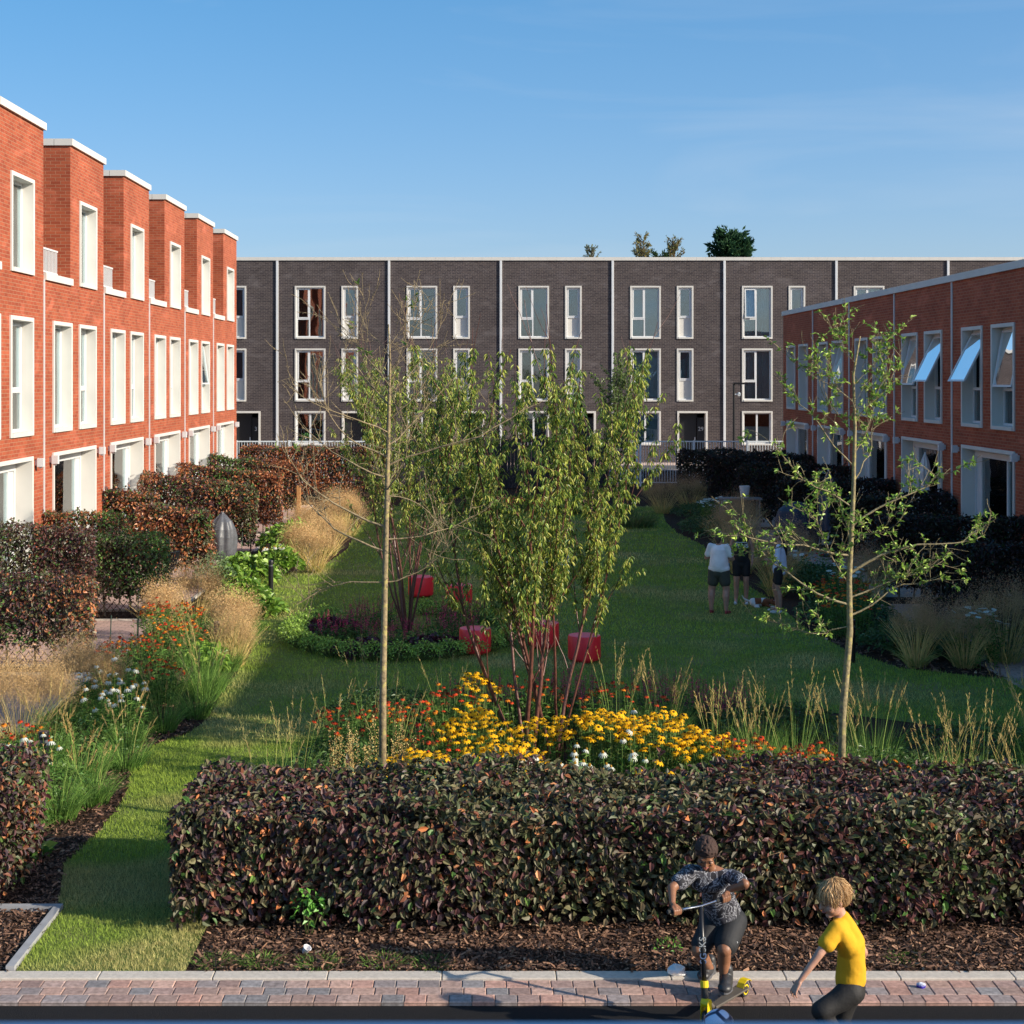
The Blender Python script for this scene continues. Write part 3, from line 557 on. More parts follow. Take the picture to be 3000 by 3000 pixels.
for i, (a, b, c, d, h, lab) in enumerate(RH): hedge(a, b, c, d, h, lab, (1.6, .35, .03, .05), dens=700 if c < 33 else 480, ln=.075 if c < 33 else .09, seed=70+i, group='dark hedges between the right gardens', base=.25, dark=.36)
# ------------------------------------------------------------------ trees
def limb(m, start, d, ln, r0, r1, n=6, wob=.12, up=.0, col=(.3, .24, .15), sides=6):
    pts = [np.array(start, float)]; d = np.array(d, float); d /= np.linalg.norm(d)
    for i in range(n):
        d = d+RNG.normal(0, wob, 3)+np.array([0, 0, up]); d /= np.linalg.norm(d); pts.append(pts[-1]+d*ln/n)
    m.tube(pts, np.linspace(r0, r1, n+1), sides, c=col, cap=False); return np.array(pts)
def along(pts, t):
    f = t*(len(pts)-1); i = int(min(f, len(pts)-2)); return pts[i]+(pts[i+1]-pts[i])*(f-i), pts[i+1]-pts[i]
def orchard_tree(name, base, path, label, limbs, leafy, cols, twigcol, seed, twigs=5, sublen=.55, group=None, thick=.68, lf=1.0):
    global RNG; RNG = np.random.default_rng(seed)
    t = empty(name, (*base[:2], 0), label, 'tree', group); tm = MB(); bm_ = MB(); P = []; A = []
    path = np.array(path, float); tm.tube(path, np.linspace(.040, .007, len(path))*np.linspace(1.08, 1, len(path)), 10, c=twigcol); 
    tips = []
    for (tt, az, ln, r, elev, up) in limbs:
        s, _ = along(path, tt); d = np.array([math.cos(az)*math.cos(elev), math.sin(az)*math.cos(elev), math.sin(elev)])
        lp = limb(bm_, s, d, ln, r*thick, r*.2*thick, 8, .16, up, twigcol); subs = [lp]
        for k in range(twigs):
            q, dd = along(lp, RNG.uniform(.2, .97)); sd = unit(dd+RNG.normal(0, .45, 3)*np.linalg.norm(dd)*2+np.array([0, 0, .10])); l2 = sublen*RNG.uniform(.5, 1.2)
            sp = limb(bm_, q, sd, l2, r*.34*thick, .0022, 5, .14, .05, twigcol, 4); subs.append(sp)
            for j in range(2):
                q3, d3 = along(sp, RNG.uniform(.2, .9)); subs.append(limb(bm_, q3, d3+RNG.normal(0, .7, 3)*np.linalg.norm(d3), l2*.45, .0032, .0018, 3, .15, .03, twigcol, 3))
        tips += subs
    # spurs and leaf tufts
    q0, q1 = [], []
    for sp in tips:
        L_ = np.linalg.norm(np.diff(sp, axis=0), axis=1).sum(); k = max(2, int(L_/.055))
        for j in range(k):
            q, dd = along(sp, RNG.uniform(.1, 1)); o = RNG.normal(0, 1, 3); o = unit(o)*RNG.uniform(.01, .035); q0.append(q); q1.append(q+o)
            if RNG.uniform() < leafy:
                c = RNG.integers(3, 7); P.append(np.repeat((q+o)[None], c, 0)); A.append(unit(RNG.normal(0, 1, (c, 3)))+unit(dd)*.5+[0, 0, .25])
    bm_.segs(np.array(q0), np.array(q1), .003, .0016, 3, c=twigcol)
    if P:
        P = np.concatenate(P); A = np.concatenate(A); n = len(P); lm = MB(); leaves(lm, P, A, RNG.normal(0, .6, (n, 3))+[0, 0, 1], rnd(n, .04, .08)*lf, rnd(n, .018, .034)*lf, pick(cols, n), simple=False, droop=.3); lm.build('crown', LEAF, t)
    tm.build('trunk', TRUNK, t, smooth=True); bm_.build('branches', BARK, t, smooth=True); return t
TRUNK = attrmat('trunk_bark', .8, 0, .2, noise=.35, bump=.5, bscale=40)
def lichen(m):   # olive-grey bark with pale yellow lichen spots
    nt = m.node_tree; b = nt.nodes['Principled BSDF']; src = b.inputs['Base Color'].links[0].from_socket; tc = N(nt, 'ShaderNodeTexCoord'); no = N(nt, 'ShaderNodeTexNoise'); no.inputs['Scale'].default_value = 22; no.inputs['Detail'].default_value = 4
    L(nt, tc.outputs['Object'], no.inputs['Vector']); mx = N(nt, 'ShaderNodeMix', data_type='RGBA'); L(nt, ramp(nt, no.outputs['Fac'], [(.56, (0, 0, 0)), (.62, (.7, .7, .7))]), mx.inputs[0]); L(nt, src, mx.inputs[6]); mx.inputs[7].default_value = (.42, .36, .12, 1); L(nt, mx.outputs[2], b.inputs['Base Color'])
lichen(TRUNK)
pi = math.pi
def px(x, y, D): return WD(x, y, D)
# bare young tree
DB = 15.5; base = np.array([(1120-CX)*DB/F, DB, 0])
pathB = [base, px(1122, 2000, DB), px(1128, 1700, DB), px(1135, 1400, DB), px(1140, 1200, DB+.02), px(1143, 1060, DB), px(1138, 950, DB)]
lim = []
for i, (tt, a, l, r, e, u) in enumerate([(.33, pi-.2, .75, .013, .1, -.05), (.33, -.1, .75, .012, .0, .0), (.38, pi+.25, .95, .02, .25, .12), (.40, .3, .85, .014, .2, .02), (.42, pi-.3, 1.25, .022, .05, .13), (.45, 1.6, .7, .014, .2, .1),
                                       (.47, .15, .75, .012, .0, .0), (.48, -1.5, .8, .014, .3, .08), (.50, pi+.1, 1.0, .016, .45, .1), (.53, -.15, 1.25, .018, .1, .19), (.55, pi, .95, .016, .0, .2), (.58, .4, .8, .013, .35, .1),
                                       (.61, pi+.35, .95, .013, .6, .06), (.64, -.3, .9, .013, .6, .06), (.68, pi-.4, .85, .012, .75, .06), (.70, 1.2, .6, .01, .7, .05), (.72, .2, .8, .012, .8, .05), (.76, pi+.1, .75, .011, .85, .05), (.80, -.3, .6, .009, .9, .04), (.85, pi-.2, .5, .008, 1.0, .03), (.9, .3, .35, .006, 1.1, .02)]):
    lim.append((tt, a, l*1.28, r, e, u))
orchard_tree('fruit_tree', base, pathB, 'almost bare young tree with a pale straight trunk, left of the multi-stem tree', lim, .006, [(.10, .16, .03)], (.26, .20, .115), 5, 8, .55)
base = np.array([(2462-CX)*DB/F, DB, 0])
pathA = [base, px(2468, 2100, DB), px(2490, 1850, DB), px(2488, 1700, DB), px(2500, 1450, DB), px(2505, 1250, DB), px(2500, 1100, DB), px(2520, 985, DB)]
lim = [(.30, pi-.1, .75, .013, .05, .0), (.33, .1, 1.05, .02, .35, .04), (.36, pi+.1, 1.45, .026, .25, .06), (.38, .0, 1.15, .018, .35, .03), (.42, pi-.35, .9, .015, .5, .03), (.44, .1, 1.55, .028, .55, .03), (.47, pi-.1, 1.5, .022, .45, .04), (.49, 1.4, .8, .015, .5, .05),
       (.50, -1.3, .8, .014, .5, .05), (.52, .1, 1.2, .022, .65, .04), (.55, pi+.2, 1.15, .018, .55, .06), (.60, -.15, .95, .014, .7, .03), (.63, pi, 1.2, .016, .6, .05), (.66, .3, .85, .013, .75, .04), (.70, pi-.2, .95, .012, .65, .05), (.73, .0, .85, .011, .8, .03), (.78, pi+.1, .65, .01, .75, .03), (.83, .1, .5, .008, .9, .02), (.9, pi, .3, .006, .9, .0)]
orchard_tree('fruit_tree', base, pathA, 'small-leaved young tree with a lichened trunk, right of the tall grasses', lim, .36, [(.20, .30, .05), (.13, .22, .04), (.28, .34, .08), (.09, .15, .03)], (.25, .205, .115), 9, 9, .42, None, .6, .85)
def multistem(name, base, stems, top, label, cols, group, barkc, seed, dens=1.0, ll=.085, splay=.5, lo=1.2, stemr=.024, wleaf=.02, zcap=5.2, bias=0.0):
    """stems fan out of one stool; slim drooping leaves hang in tufts along upright shoots"""
    global RNG; RNG = np.random.default_rng(seed); t = empty(name, (*base[:2], 0), label, 'tree', group); tm = MB(); bm_ = MB(); P = []; A = []; shoots = []
    for k in range(stems):
        a = 2*pi*k/stems+RNG.uniform(-.3, .3); lean = splay*RNG.uniform(.45, 1.0); d = np.array([math.cos(a)*lean+bias, math.sin(a)*lean*.8, 1.0]); r = stemr*RNG.uniform(.7, 1.15); ln = top*RNG.uniform(.86, 1.05)*math.sqrt(1+lean**2)*.97
        sp = limb(tm, np.array([*base[:2], 0])+np.array([math.cos(a)*.05, math.sin(a)*.05, -.02]), d, ln, r, .005, 12, .045, .035, barkc, 8)
        shoots.append((sp, 1))
        for j in range(15):
            q, dd = along(sp, RNG.uniform(.22, .95)); ang = RNG.uniform(0, 2*pi); sd = unit(dd)+np.array([math.cos(ang), math.sin(ang), .25])*RNG.uniform(.35, .85); l2 = top*RNG.uniform(.14, .34); s2 = limb(bm_, q, sd, l2, r*.36, .003, 7, .06, .09, barkc, 5); shoots.append((s2, 2))
            for j2 in range(2):
                q, d2 = along(s2, RNG.uniform(.2, .9)); shoots.append((limb(bm_, q, unit(d2)+RNG.normal(0, .4, 3)+[0, 0, .3], l2*.5, .004, .002, 4, .08, .05, barkc, 4), 3))
    for sp, lev in shoots:
        L_ = np.linalg.norm(np.diff(sp, axis=0), axis=1).sum(); k = int(L_/.042*dens)
        for j in range(k):
            tt = RNG.uniform(.0, 1); q, dd = along(sp, tt)
            if q[2] < lo+RNG.uniform(0, .5) or (lev == 1 and tt < .55) or q[2] > zcap: continue
            c = RNG.integers(3, 6); o = unit(RNG.normal(0, 1, (c, 3))*[1, 1, .35]); P.append(q+o*.02); A.append(o*.65+[0, 0, -.75])
    P = np.concatenate(P); A = np.concatenate(A); n = len(P); N_ = -unit(A)*.0+RNG.normal(0, .35, (n, 3))+[0, 0, 1.]+A*[1, 1, 0]
    lm = MB(); leaves(lm, P, A, N_, rnd(n, .7, 1.2)*ll, rnd(n, .8, 1.2)*wleaf, pick(cols, n, jit=.25), droop=.12, fold=.3, simple=base[1] > 24); lm.build('crown', LEAF, t)
    tm.build('trunk', CHERRY, t, smooth=True); bm_.build('branches', CHERRY, t, smooth=True); print(name, n); return t
CHERRY = attrmat('cherry_bark', .38, 0, .5, noise=.3, bump=.3, bscale=30)
YG = [(.15, .20, .035), (.085, .135, .026), (.25, .28, .05), (.05, .09, .02), (.32, .31, .08)]
bM = G(1575, 2090, .45); g3 = 'multi-stem trees over the flower beds'
multistem('cherry_tree', (.62, 18.6), 4, 4.75, 'tallest multi-stem cherry with hanging leaves, its reddish stems rising out of the yellow flowers', YG, g3, (.13, .05, .036), 21, .95, .078, .36, 1.6, .032, bias=-.12)
multistem('cherry_tree', (.98, 18.9), 5, 4.65, 'thinner-stemmed cherry beside the tallest one, leaning over the red stools to the right', YG, g3, (.13, .05, .036), 22, .95, .078, .33, 1.6, bias=-.02)
multistem('cherry_tree', (-1.3, 28.3), 8, 4.95, 'dark-stemmed cherry in the round flower bed behind the bare tree', YG, g3, (.12, .05, .04), 23, .8, .09, .27, 1.9, .030)
multistem('serviceberry_tree', (4.2, 45.5), 4, 4.9, 'small green tree in front of the pale metal gate', [(.09, .13, .03), (.12, .16, .04), (.06, .09, .025)], g3, (.10, .08, .06), 24, .8, .08, .16, 2.4, .018, .04, 5.6)
def far_tree(name, x, y, h, r, label, cols, n, ln, conifer=False, seed=1, low=.35):
    global RNG; RNG = np.random.default_rng(seed); t = empty(name, (x, y, 0), label, 'tree', 'trees showing over the dark brick roofs'); m = MB(); m.tube([(x, y, -.1), (x, y, h*.5), (x+.1, y, h*.95)], [r*.09, r*.06, .03], 8, c=(.12, .09, .06)); P = []; A = []
    nb = 90 if conifer else 70
    for k in range(nb):
        z = h*RNG.uniform(low, .97); a = RNG.uniform(0, 2*pi); f = (1-(z/h-low)/(1-low))**(.6 if conifer else .5); L_ = r*f*RNG.uniform(.55, 1.12)+.15; d = np.array([math.cos(a), math.sin(a), .45 if conifer else .9])
        lp = limb(m, (x, y, z-.3*L_), d, L_*1.15, .03+.02*L_, .01, 4, .08, .1, (.12, .09, .06), 4)
        k2 = int(n/nb*f*2)+6; tt = rnd(k2, .25, 1)**.7*(len(lp)-1); i = np.minimum(tt.astype(int), len(lp)-2); q = lp[i]+(lp[i+1]-lp[i])*(tt-i)[:, None]; q += RNG.normal(0, .12*r/3, (k2, 3)); P.append(q); A.append(np.tile(lp[-1]-lp[0], (k2, 1))/L_+RNG.normal(0, .6, (k2, 3)))
    P = np.concatenate(P); A = np.concatenate(A); n = len(P); lm = MB(); leaves(lm, P, A, RNG.normal(0, 1, (n, 3)), rnd(n, .6, 1.2)*ln, ln*.4, pick(cols, n, jit=.3), simple=True); lm.build('crown', LEAFM, t); m.build('trunk', BARK, t, smooth=True)
DT = 95
def xt(p): return (p-CX)*DT/F
far_tree('conifer_tree', xt(2136), DT, 4.8+(1107-665)*DT/F, 3.0, 'dark green bushy conifer top above the dark brick roof', [(.018, .05, .022), (.012, .035, .018), (.03, .065, .025)], 9000, .42, True, 3, .45)
far_tree('birch_tree', xt(1882), DT, 4.8+(1107-672)*DT/F, 1.1, 'slim yellowing birch top above the roof, left of the conifer', [(.16, .13, .05), (.12, .12, .05)], 900, .2, False, 4, .7)
far_tree('birch_tree', xt(1972), DT, 4.8+(1107-690)*DT/F, 1.2, 'shorter yellowing birch top between the slim birch and the conifer', [(.16, .12, .05), (.10, .11, .04)], 900, .2, False, 5, .7)
far_tree('birch_tree', xt(1733), DT, 4.8+(1107-712)*DT/F, .9, 'faint wispy tree top alone above the roof, farthest left', [(.13, .14, .07), (.10, .11, .06)], 500, .18, False, 6, .75)
far_tree('bush_tree', xt(1930), DT, 4.8+(1107-735)*DT/F, 1.8, 'low dark green tree top just clearing the roof between the birches', [(.03, .06, .02)], 1500, .25, False, 7, .7)
# ------------------------------------------------------------------ beds
RNG = np.random.default_rng(77)
def tussock(x, y, h, r, label, n=260, cols=((.09, .17, .03), (.13, .22, .045), (.06, .11, .025)), tips=0, tipcol=(.42, .28, .10), lean=.35, name='grass_clump', group='green grass clumps', w=.006, stiff=.25, tipn=26):
    t = empty(name, (x, y, 0), label, 'grass clump', group); m = MB(); a = rnd(n, 0, 2*pi); q = np.sqrt(rnd(n, 0, 1))*r*.45; base = np.stack([x+np.cos(a)*q, y+np.sin(a)*q, np.zeros(n)], 1)
    l = lean*rnd(n, .1, 1); d = np.stack([np.cos(a)*l, np.sin(a)*l, np.ones(n)], 1)+RNG.normal(0, .06, (n, 3)); bend = np.stack([np.cos(a), np.sin(a), -np.ones(n)*.8], 1)*(stiff*rnd(n, .2, 1.3))[:, None]
    ribbons(m, base, d, rnd(n, .55, 1)*h, bend, w, pick(cols, n, jit=.3)); m.build('blades', LEAFM, t)
    if tips:
        n = tips; m = MB(); a = rnd(n, 0, 2*pi); q = np.sqrt(rnd(n, 0, 1))*r*.3; base = np.stack([x+np.cos(a)*q, y+np.sin(a)*q, np.zeros(n)], 1); l = lean*.62*rnd(n, .1, 1); d = np.stack([np.cos(a)*l, np.sin(a)*l, np.ones(n)], 1); hh = rnd(n, 1.05, 1.5)*h*1.15
        p = ribbons(m, base, d, hh, np.stack([np.cos(a), np.sin(a), -np.ones(n)], 1)*.10, .006, pick([(.14, .2, .045), (.2, .2, .06)], n), taper=.6)
        s0, s1 = p[:, -2], p[:, -1]; k = tipn; f = rnd((n*k), 0, 1.05).reshape(n, k) if False else RNG.uniform(0, 1.1, (n, k)); q0 = (s0[:, None]+(s1-s0)[:, None]*f[..., None]).reshape(-1, 3); dd = np.repeat(unit(s1-s0), k, 0)+RNG.normal(0, .28, (n*k, 3))
        q1 = q0+unit(dd)*(.03+.035*(1-f.reshape(-1, 1))); m.segs(q0, q1, .0026, .0014, 3, c=pick([tipcol, (.22, .17, .06), (.32, .24, .10)], n*k)); m.build('seed_heads', STEM, t)
    return t
def feather(x, y, h, r, label, n=170, specks=5200, col=((.44, .28, .125), (.36, .225, .10), (.50, .33, .16)), group='feathery tan grass clumps', sc=1.0):
    """tufted hair grass: arching stems ending in a cloud of fine seed"""
    t = empty('feather_grass', (x, y, 0), label, 'grass clump', group); m = MB(); a = rnd(n, 0, 2*pi); q = np.sqrt(rnd(n, 0, 1))*r*.3; base = np.stack([x+np.cos(a)*q, y+np.sin(a)*q, np.zeros(n)], 1)
    l = rnd(n, .05, .75)*r/h*1.2; d = np.stack([np.cos(a)*l, np.sin(a)*l, np.ones(n)], 1); ribbons(m, base, d, rnd(n, .6, 1)*h, np.stack([np.cos(a), np.sin(a), -np.ones(n)], 1)*.18, .005*sc, pick([(.42, .30, .12), (.5, .36, .15), (.3, .26, .09)], n), taper=.5)
    k = 130; a = rnd(k, 0, 2*pi); base2 = np.stack([x+np.cos(a)*r*.3*rnd(k, 0, 1), y+np.sin(a)*r*.3*rnd(k, 0, 1), np.zeros(k)], 1); ribbons(m, base2, np.stack([np.cos(a)*.6, np.sin(a)*.6, np.ones(k)], 1), rnd(k, .3, .5)*h, np.stack([np.cos(a), np.sin(a), -np.ones(k)], 1)*.3, .007*sc, pick([(.16, .2, .05), (.25, .24, .08)], k)); m.build('stems', STEM, t)
    m = MB(); s = specks; k = 46; lc = rnd(k, 0, 2*pi); cr = np.sqrt(rnd(k, 0, 1))*r*.75; cc = np.stack([x+np.cos(lc)*cr, y+np.sin(lc)*cr, h*(.62+.33*(1-(cr/r)**2))*rnd(k, .85, 1.1)], 1); i = RNG.integers(0, k, s); g = RNG.normal(0, 1, (s, 3))*[r*.17, r*.17, h*.12]; p0 = cc[i]+g; p0[:, 2] = np.clip(p0[:, 2], h*.3, None)
    dd = unit(RNG.normal(0, 1, (s, 3))+[0, 0, .5]); b = unit(np.cross(dd, RNG.normal(0, 1, (s, 3)))); ln = rnd(s, .012, .035)[:, None]*sc; w = .0022*sc*1.6
    v = np.stack([p0, p0+dd*ln*.5+b*w, p0+dd*ln], 1); m.add(v.reshape(-1, 3), t=np.arange(s*3).reshape(-1, 3), c=np.repeat(pick(col, s, jit=.2), 3, 0))
    i = RNG.integers(0, k, s//5); p0 = cc[i]-[0, 0, h*.18]+RNG.normal(0, 1, (s//5, 3))*[r*.12, r*.12, h*.05]; p1 = cc[i]+RNG.normal(0, 1, (s//5, 3))*[r*.17, r*.17, h*.09]; m.segs(p0, p0+(p1-p0)*.6, .0012*sc, .0008*sc, 3, c=(.5, .34, .16)); m.build('seed_haze', STEM, t); return t
def stamp(m, tv, tq, tt, tc, pos, nrm, size, tint):
    """repeat a small flower template at many places in one mesh"""
    n = len(pos); z = unit(nrm); r = unit(RNG.normal(0, 1, (n, 3))); x = unit(np.cross(r, z)); y = np.cross(z, x); M = np.stack([x, y, z], 1)
    v = np.einsum('vk,nkj->nvj', tv, M)*size[:, None, None]+pos[:, None]; nv = len(tv); off = (np.arange(n)*nv)[:, None, None]
    m.add(v.reshape(-1, 3), q=(tq[None]+off).reshape(-1, 4) if len(tq) else None, t=(tt[None]+off).reshape(-1, 3) if len(tt) else None, c=(tc[None]*tint[:, None]).reshape(-1, 3))
def daisy(k, droop, pcol, ccol, ch, cr, inner=.12, wid=.2):
    V, Q, T, C = [], [], [], []
    for i in range(k):
        a = 2*pi*i/k; ca, sa = math.cos(a), math.sin(a); n = len(V)
        for r, w, z in ((inner, wid*.4, 0), (.6, wid, .06-droop*.35), (1, wid*.45, -droop)):
            V += [(ca*r-sa*w, sa*r+ca*w, z), (ca*r+sa*w, sa*r-ca*w, z)]; C += [pcol]*2
        Q += [(n, n+1, n+3, n+2), (n+2, n+3, n+5, n+4)]
    n = len(V)
    for j, (r, z) in enumerate(((cr, 0), (cr*.85, ch*.6), (cr*.3, ch))):
        for i in range(6): V.append((math.cos(i*pi/3)*r, math.sin(i*pi/3)*r, z)); C.append(ccol)
    for j in range(2):
        for i in range(6): Q.append((n+j*6+i, n+j*6+(i+1) % 6, n+j*6+6+(i+1) % 6, n+j*6+6+i))
    V.append((0, 0, ch*1.05)); C.append(ccol)
    for i in range(6): T.append((n+12+i, n+12+(i+1) % 6, n+18))
    return np.array(V, float), np.array(Q), np.array(T), np.array(C, float)
YEL = daisy(10, .38, (.95, .52, .012), (.03, .015, .01), .28, .25, wid=.24); WHT = daisy(12, .75, (.78, .80, .70), (.45, .24, .03), .55, .34, .3, .15)
HEL = daisy(9, .45, (.72, .07, .018), (.10, .035, .015), .35, .34, wid=.26); HEO = daisy(9, .5, (.85, .27, .02), (.16, .06, .02), .4, .36, wid=.26); SPENT = daisy(5, .9, (.25, .08, .02), (.14, .05, .02), .5, .42, wid=.15)
HEADS = {}
def drift(kind, x, y, rx, ry, h, n, label, name='flower_clump', group=None, size=.035, zvar=.12, leafn=None, leafcol=((.06, .13, .025), (.09, .17, .035), (.04, .09, .02)), slope=0, mix=None):
    t = empty(name, (x, y, 0), label, 'flowers', group); a = rnd(n, 0, 2*pi); q = np.sqrt(rnd(n, 0, 1)); X = x+np.cos(a)*q*rx; Y = y+np.sin(a)*q*ry; Z = h*(1-.22*q**2)+RNG.normal(0, zvar*.4, n)
    top = np.stack([X, Y, Z], 1); b0 = np.stack([X+RNG.normal(0, .05, n)-(X-x)*.25, Y+RNG.normal(0, .05, n), np.zeros(n)], 1); m = MB(); mid = (b0+top)/2+RNG.normal(0, .015, (n, 3))
    m.segs(b0, mid, .004, .0035, 3, c=pick([(.12, .19, .05), (.16, .2, .06)], n)); m.segs(mid, top, .0035, .003, 3, c=pick([(.12, .19, .05), (.16, .2, .06)], n))
    k = leafn or n*9; i = RNG.integers(0, n, k); f = rnd(k, .05, .9)[:, None]; p = b0[i]+(top[i]-b0[i])*f; d = RNG.normal(0, 1, (k, 3))*[1, 1, .3]+[0, 0, .55]; leaves(m, p, d, RNG.normal(0, .4, (k, 3))+[0, 0, 1], rnd(k, .05, .11), rnd(k, .014, .03), pick(leafcol, k, jit=.3), simple=True, droop=.25); m.build('stems_and_leaves', LEAFM, t)
    kinds = kind if isinstance(kind, list) else [kind]
    if n <= 30:
        for j in range(n):
            K_ = RNG.choice(len(kinds), p=mix); nr = unit(RNG.normal(0, .22, 3)+[0, -.12, 1]); key = (id(kinds[K_]), 0)
            if key not in HEADS:
                mm = MB(); tv, tq, tt, tc = kinds[K_]; mm.add(tv, tq, tt, tc); HEADS[key] = mm.build('flower_head', PETAL, None, loc=(0, 0, 0)).data; bpy.data.objects.remove(bpy.data.objects[-1] if False else [o for o in bpy.data.objects if o.data == HEADS[key]][0])
            o = bpy.data.objects.new('flower_head', HEADS[key]); COL.objects.link(o); o.parent = t; o.location = Vector(top[j])-t.location; o.rotation_mode = 'QUATERNION'; o.rotation_quaternion = Vector(nr).to_track_quat('Z', 'Y'); sc_ = float(RNG.uniform(.75, 1.15))*size; o.scale = (sc_,)*3
        return t
    m = MB(); sel = RNG.choice(len(kinds), n, p=mix)
    for j, (tv, tq, tt, tc) in enumerate(kinds):
        s = sel == j
        if s.sum(): stamp(m, tv, tq, tt, tc, top[s], RNG.normal(0, .22, (s.sum(), 3))+[0, -.12, 1], rnd(s.sum(), .75, 1.15)*size, rnd(s.sum(), .8, 1.15)[:, None]*np.ones(3))
    m.build('flower_heads', PETAL, t)['kind'] = 'stuff'; return t
def spires(x, y, rx, ry, h, n, label, cols, group=None, leafcol=((.04, .09, .025), (.07, .12, .03)), name='flower_clump', dens=55, wid=.03):
    t = empty(name, (x, y, 0), label, 'flowers', group); a = rnd(n, 0, 2*pi); q = np.sqrt(rnd(n, 0, 1)); X = x+np.cos(a)*q*rx; Y = y+np.sin(a)*q*ry; Z = h*rnd(n, .7, 1.1); b0 = np.stack([X, Y, np.zeros(n)], 1); top = np.stack([X+RNG.normal(0, .05, n), Y, Z], 1); m = MB(); m.segs(b0, top, .004, .002, 3, c=(.10, .09, .04))
    k = n*10; i = RNG.integers(0, n, k); p = b0[i]+(top[i]-b0[i])*rnd(k, .02, .6)[:, None]+RNG.normal(0, .04, (k, 3)); leaves(m, p, RNG.normal(0, 1, (k, 3))*[1, 1, .4]+[0, 0, .3], RNG.normal(0, .4, (k, 3))+[0, 0, 1], rnd(k, .06, .12), rnd(k, .025, .05), pick(leafcol, k, jit=.3), simple=True); m.build('leaves', LEAFM, t)
    k = n*dens; i = RNG.integers(0, n, k); f = rnd(k, .55, 1); p = b0[i]+(top[i]-b0[i])*f[:, None]; d = RNG.normal(0, 1, (k, 3)); s = wid*(1.15-f)*1.7+.006; m = MB(); p = p+unit(d)*(s*rnd(k, 0, .8))[:, None]; leaves(m, p, d+[0, 0, .8], RNG.normal(0, 1, (k, 3)), .016, .011, pick(cols, k, jit=.3), simple=True); m.build('flower_spikes', PETAL, t); return t
def foliage_mound(x, y, rx, ry, h, n, label, cols, ln=.14, wd=.09, name='leafy_plant', cat='plant', group=None, seed=0):
    t = empty(name, (x, y, 0), label, cat, group); a = rnd(n, 0, 2*pi); q = np.sqrt(rnd(n, 0, 1)); z = h*np.sqrt(np.clip(1-q**2*.85, 0, 1))*rnd(n, .45, 1)**.6; P = np.stack([x+np.cos(a)*q*rx, y+np.sin(a)*q*ry, z], 1); P += (noise3(P, 6, seed)*.06)[:, None]*np.array([1, 1, 1])
    m = MB(); d = np.stack([np.cos(a)*q, np.sin(a)*q, np.zeros(n)], 1)+RNG.normal(0, .45, (n, 3)); leaves(m, P, d, np.stack([np.cos(a)*q, np.sin(a)*q, np.ones(n)], 1)+RNG.normal(0, .35, (n, 3)), rnd(n, .7, 1.2)*ln, rnd(n, .7, 1.2)*wd, pick(cols, n, jit=.25), droop=.3, simple=ln < .1); m.build('foliage', LEAF, t)
    k = max(6, n//12); m = MB(); i = RNG.integers(0, n, k); b0 = np.stack([x+(P[i, 0]-x)*.3, y+(P[i, 1]-y)*.3, np.zeros(k)], 1); m.segs(b0, P[i], .006, .003, 3, c=(.10, .13, .04)); m.build('stems', STEM, t); return t
# -- front bed
gy = 'yellow daisies in the front bed'
for i, (x, y, rx, ry, n, h, lab) in enumerate([(-.55, 15.9, .62, .55, 85, .78, 'yellow daisy clump closest to the bare tree trunk, low at the hedge'), (.28, 16.1, .5, .5, 75, .85, 'yellow daisy clump behind the middle of the hedge, left of the white coneflowers'),
     (-.02, 17.2, .5, .55, 80, .93, 'yellow daisy clump rising left of the multi-stem cherry'), (.02, 18.7, .3, .35, 26, 1.12, 'small tall group of yellow daisies standing above the rest'), (.78, 17.4, .34, .3, 34, .86, 'yellow daisy clump at the foot of the reddish cherry stems'),
     (1.5, 17.2, .5, .5, 85, .95, 'yellow daisy clump just right of the cherry stems'), (2.05, 17.0, .5, .5, 85, .97, 'yellow daisy clump at the top right of the yellow drift'), (2.55, 16.6, .4, .4, 52, .85, 'yellow daisy clump beside the red flowers, right part of the drift'),
     (2.75, 15.35, .36, .25, 28, .82, 'low yellow daisies right at the hedge, under the red flowers'), (1.9, 15.3, .45, .25, 16, .80, 'scattered yellow daisies poking over the hedge')]):
    drift(YEL, x, y, rx, ry, h, int(n*1.35), lab, 'daisy_clump', gy, .052, leafn=n*12)
gw = 'white coneflowers'
for x, y, rx, n, lab in [(.62, 15.5, .3, 14, 'white coneflowers just left of the middle, at the hedge'), (1.15, 15.7, .35, 16, 'white coneflowers right of the cherry trunk, at the hedge'), (1.65, 16.2, .3, 8, 'few white coneflowers under the yellow drift')]: drift(WHT, x, y, rx, .4, .86, n, lab, 'coneflower_clump', gw, .05, zvar=.3, leafn=n*30)
gr = 'red and orange heleniums in the front bed'
for i, (x, y, rx, ry, n, h, lab) in enumerate([(-1.9, 15.6, .45, .4, 60, .62, 'red orange flowers at the left end of the front bed by the hedge'), (-.95, 17.9, .45, .4, 60, .9, 'red and brown flowers between the bare tree and the yellow drift'), (-.35, 18.6, .4, .35, 45, .95, 'brown fading flowers behind the left yellow daisies'),
     (2.95, 16.4, .5, .4, 75, .86, 'bright red flowers right of the yellow drift'), (3.55, 16.0, .45, .4, 75, .84, 'red orange flower clump between the drift and the right tree trunk'), (4.25, 15.6, .4, .35, 46, .76, 'red orange flowers right of the small-leaved tree trunk'), (4.9, 15.5, .3, .3, 20, .7, 'few red flowers farthest right over the hedge')]):
    drift([HEL, HEO, SPENT], x, y, rx, ry, h, n, lab, 'helenium_clump', gr, .038, leafn=n*13, mix=[.42, .25, .33])
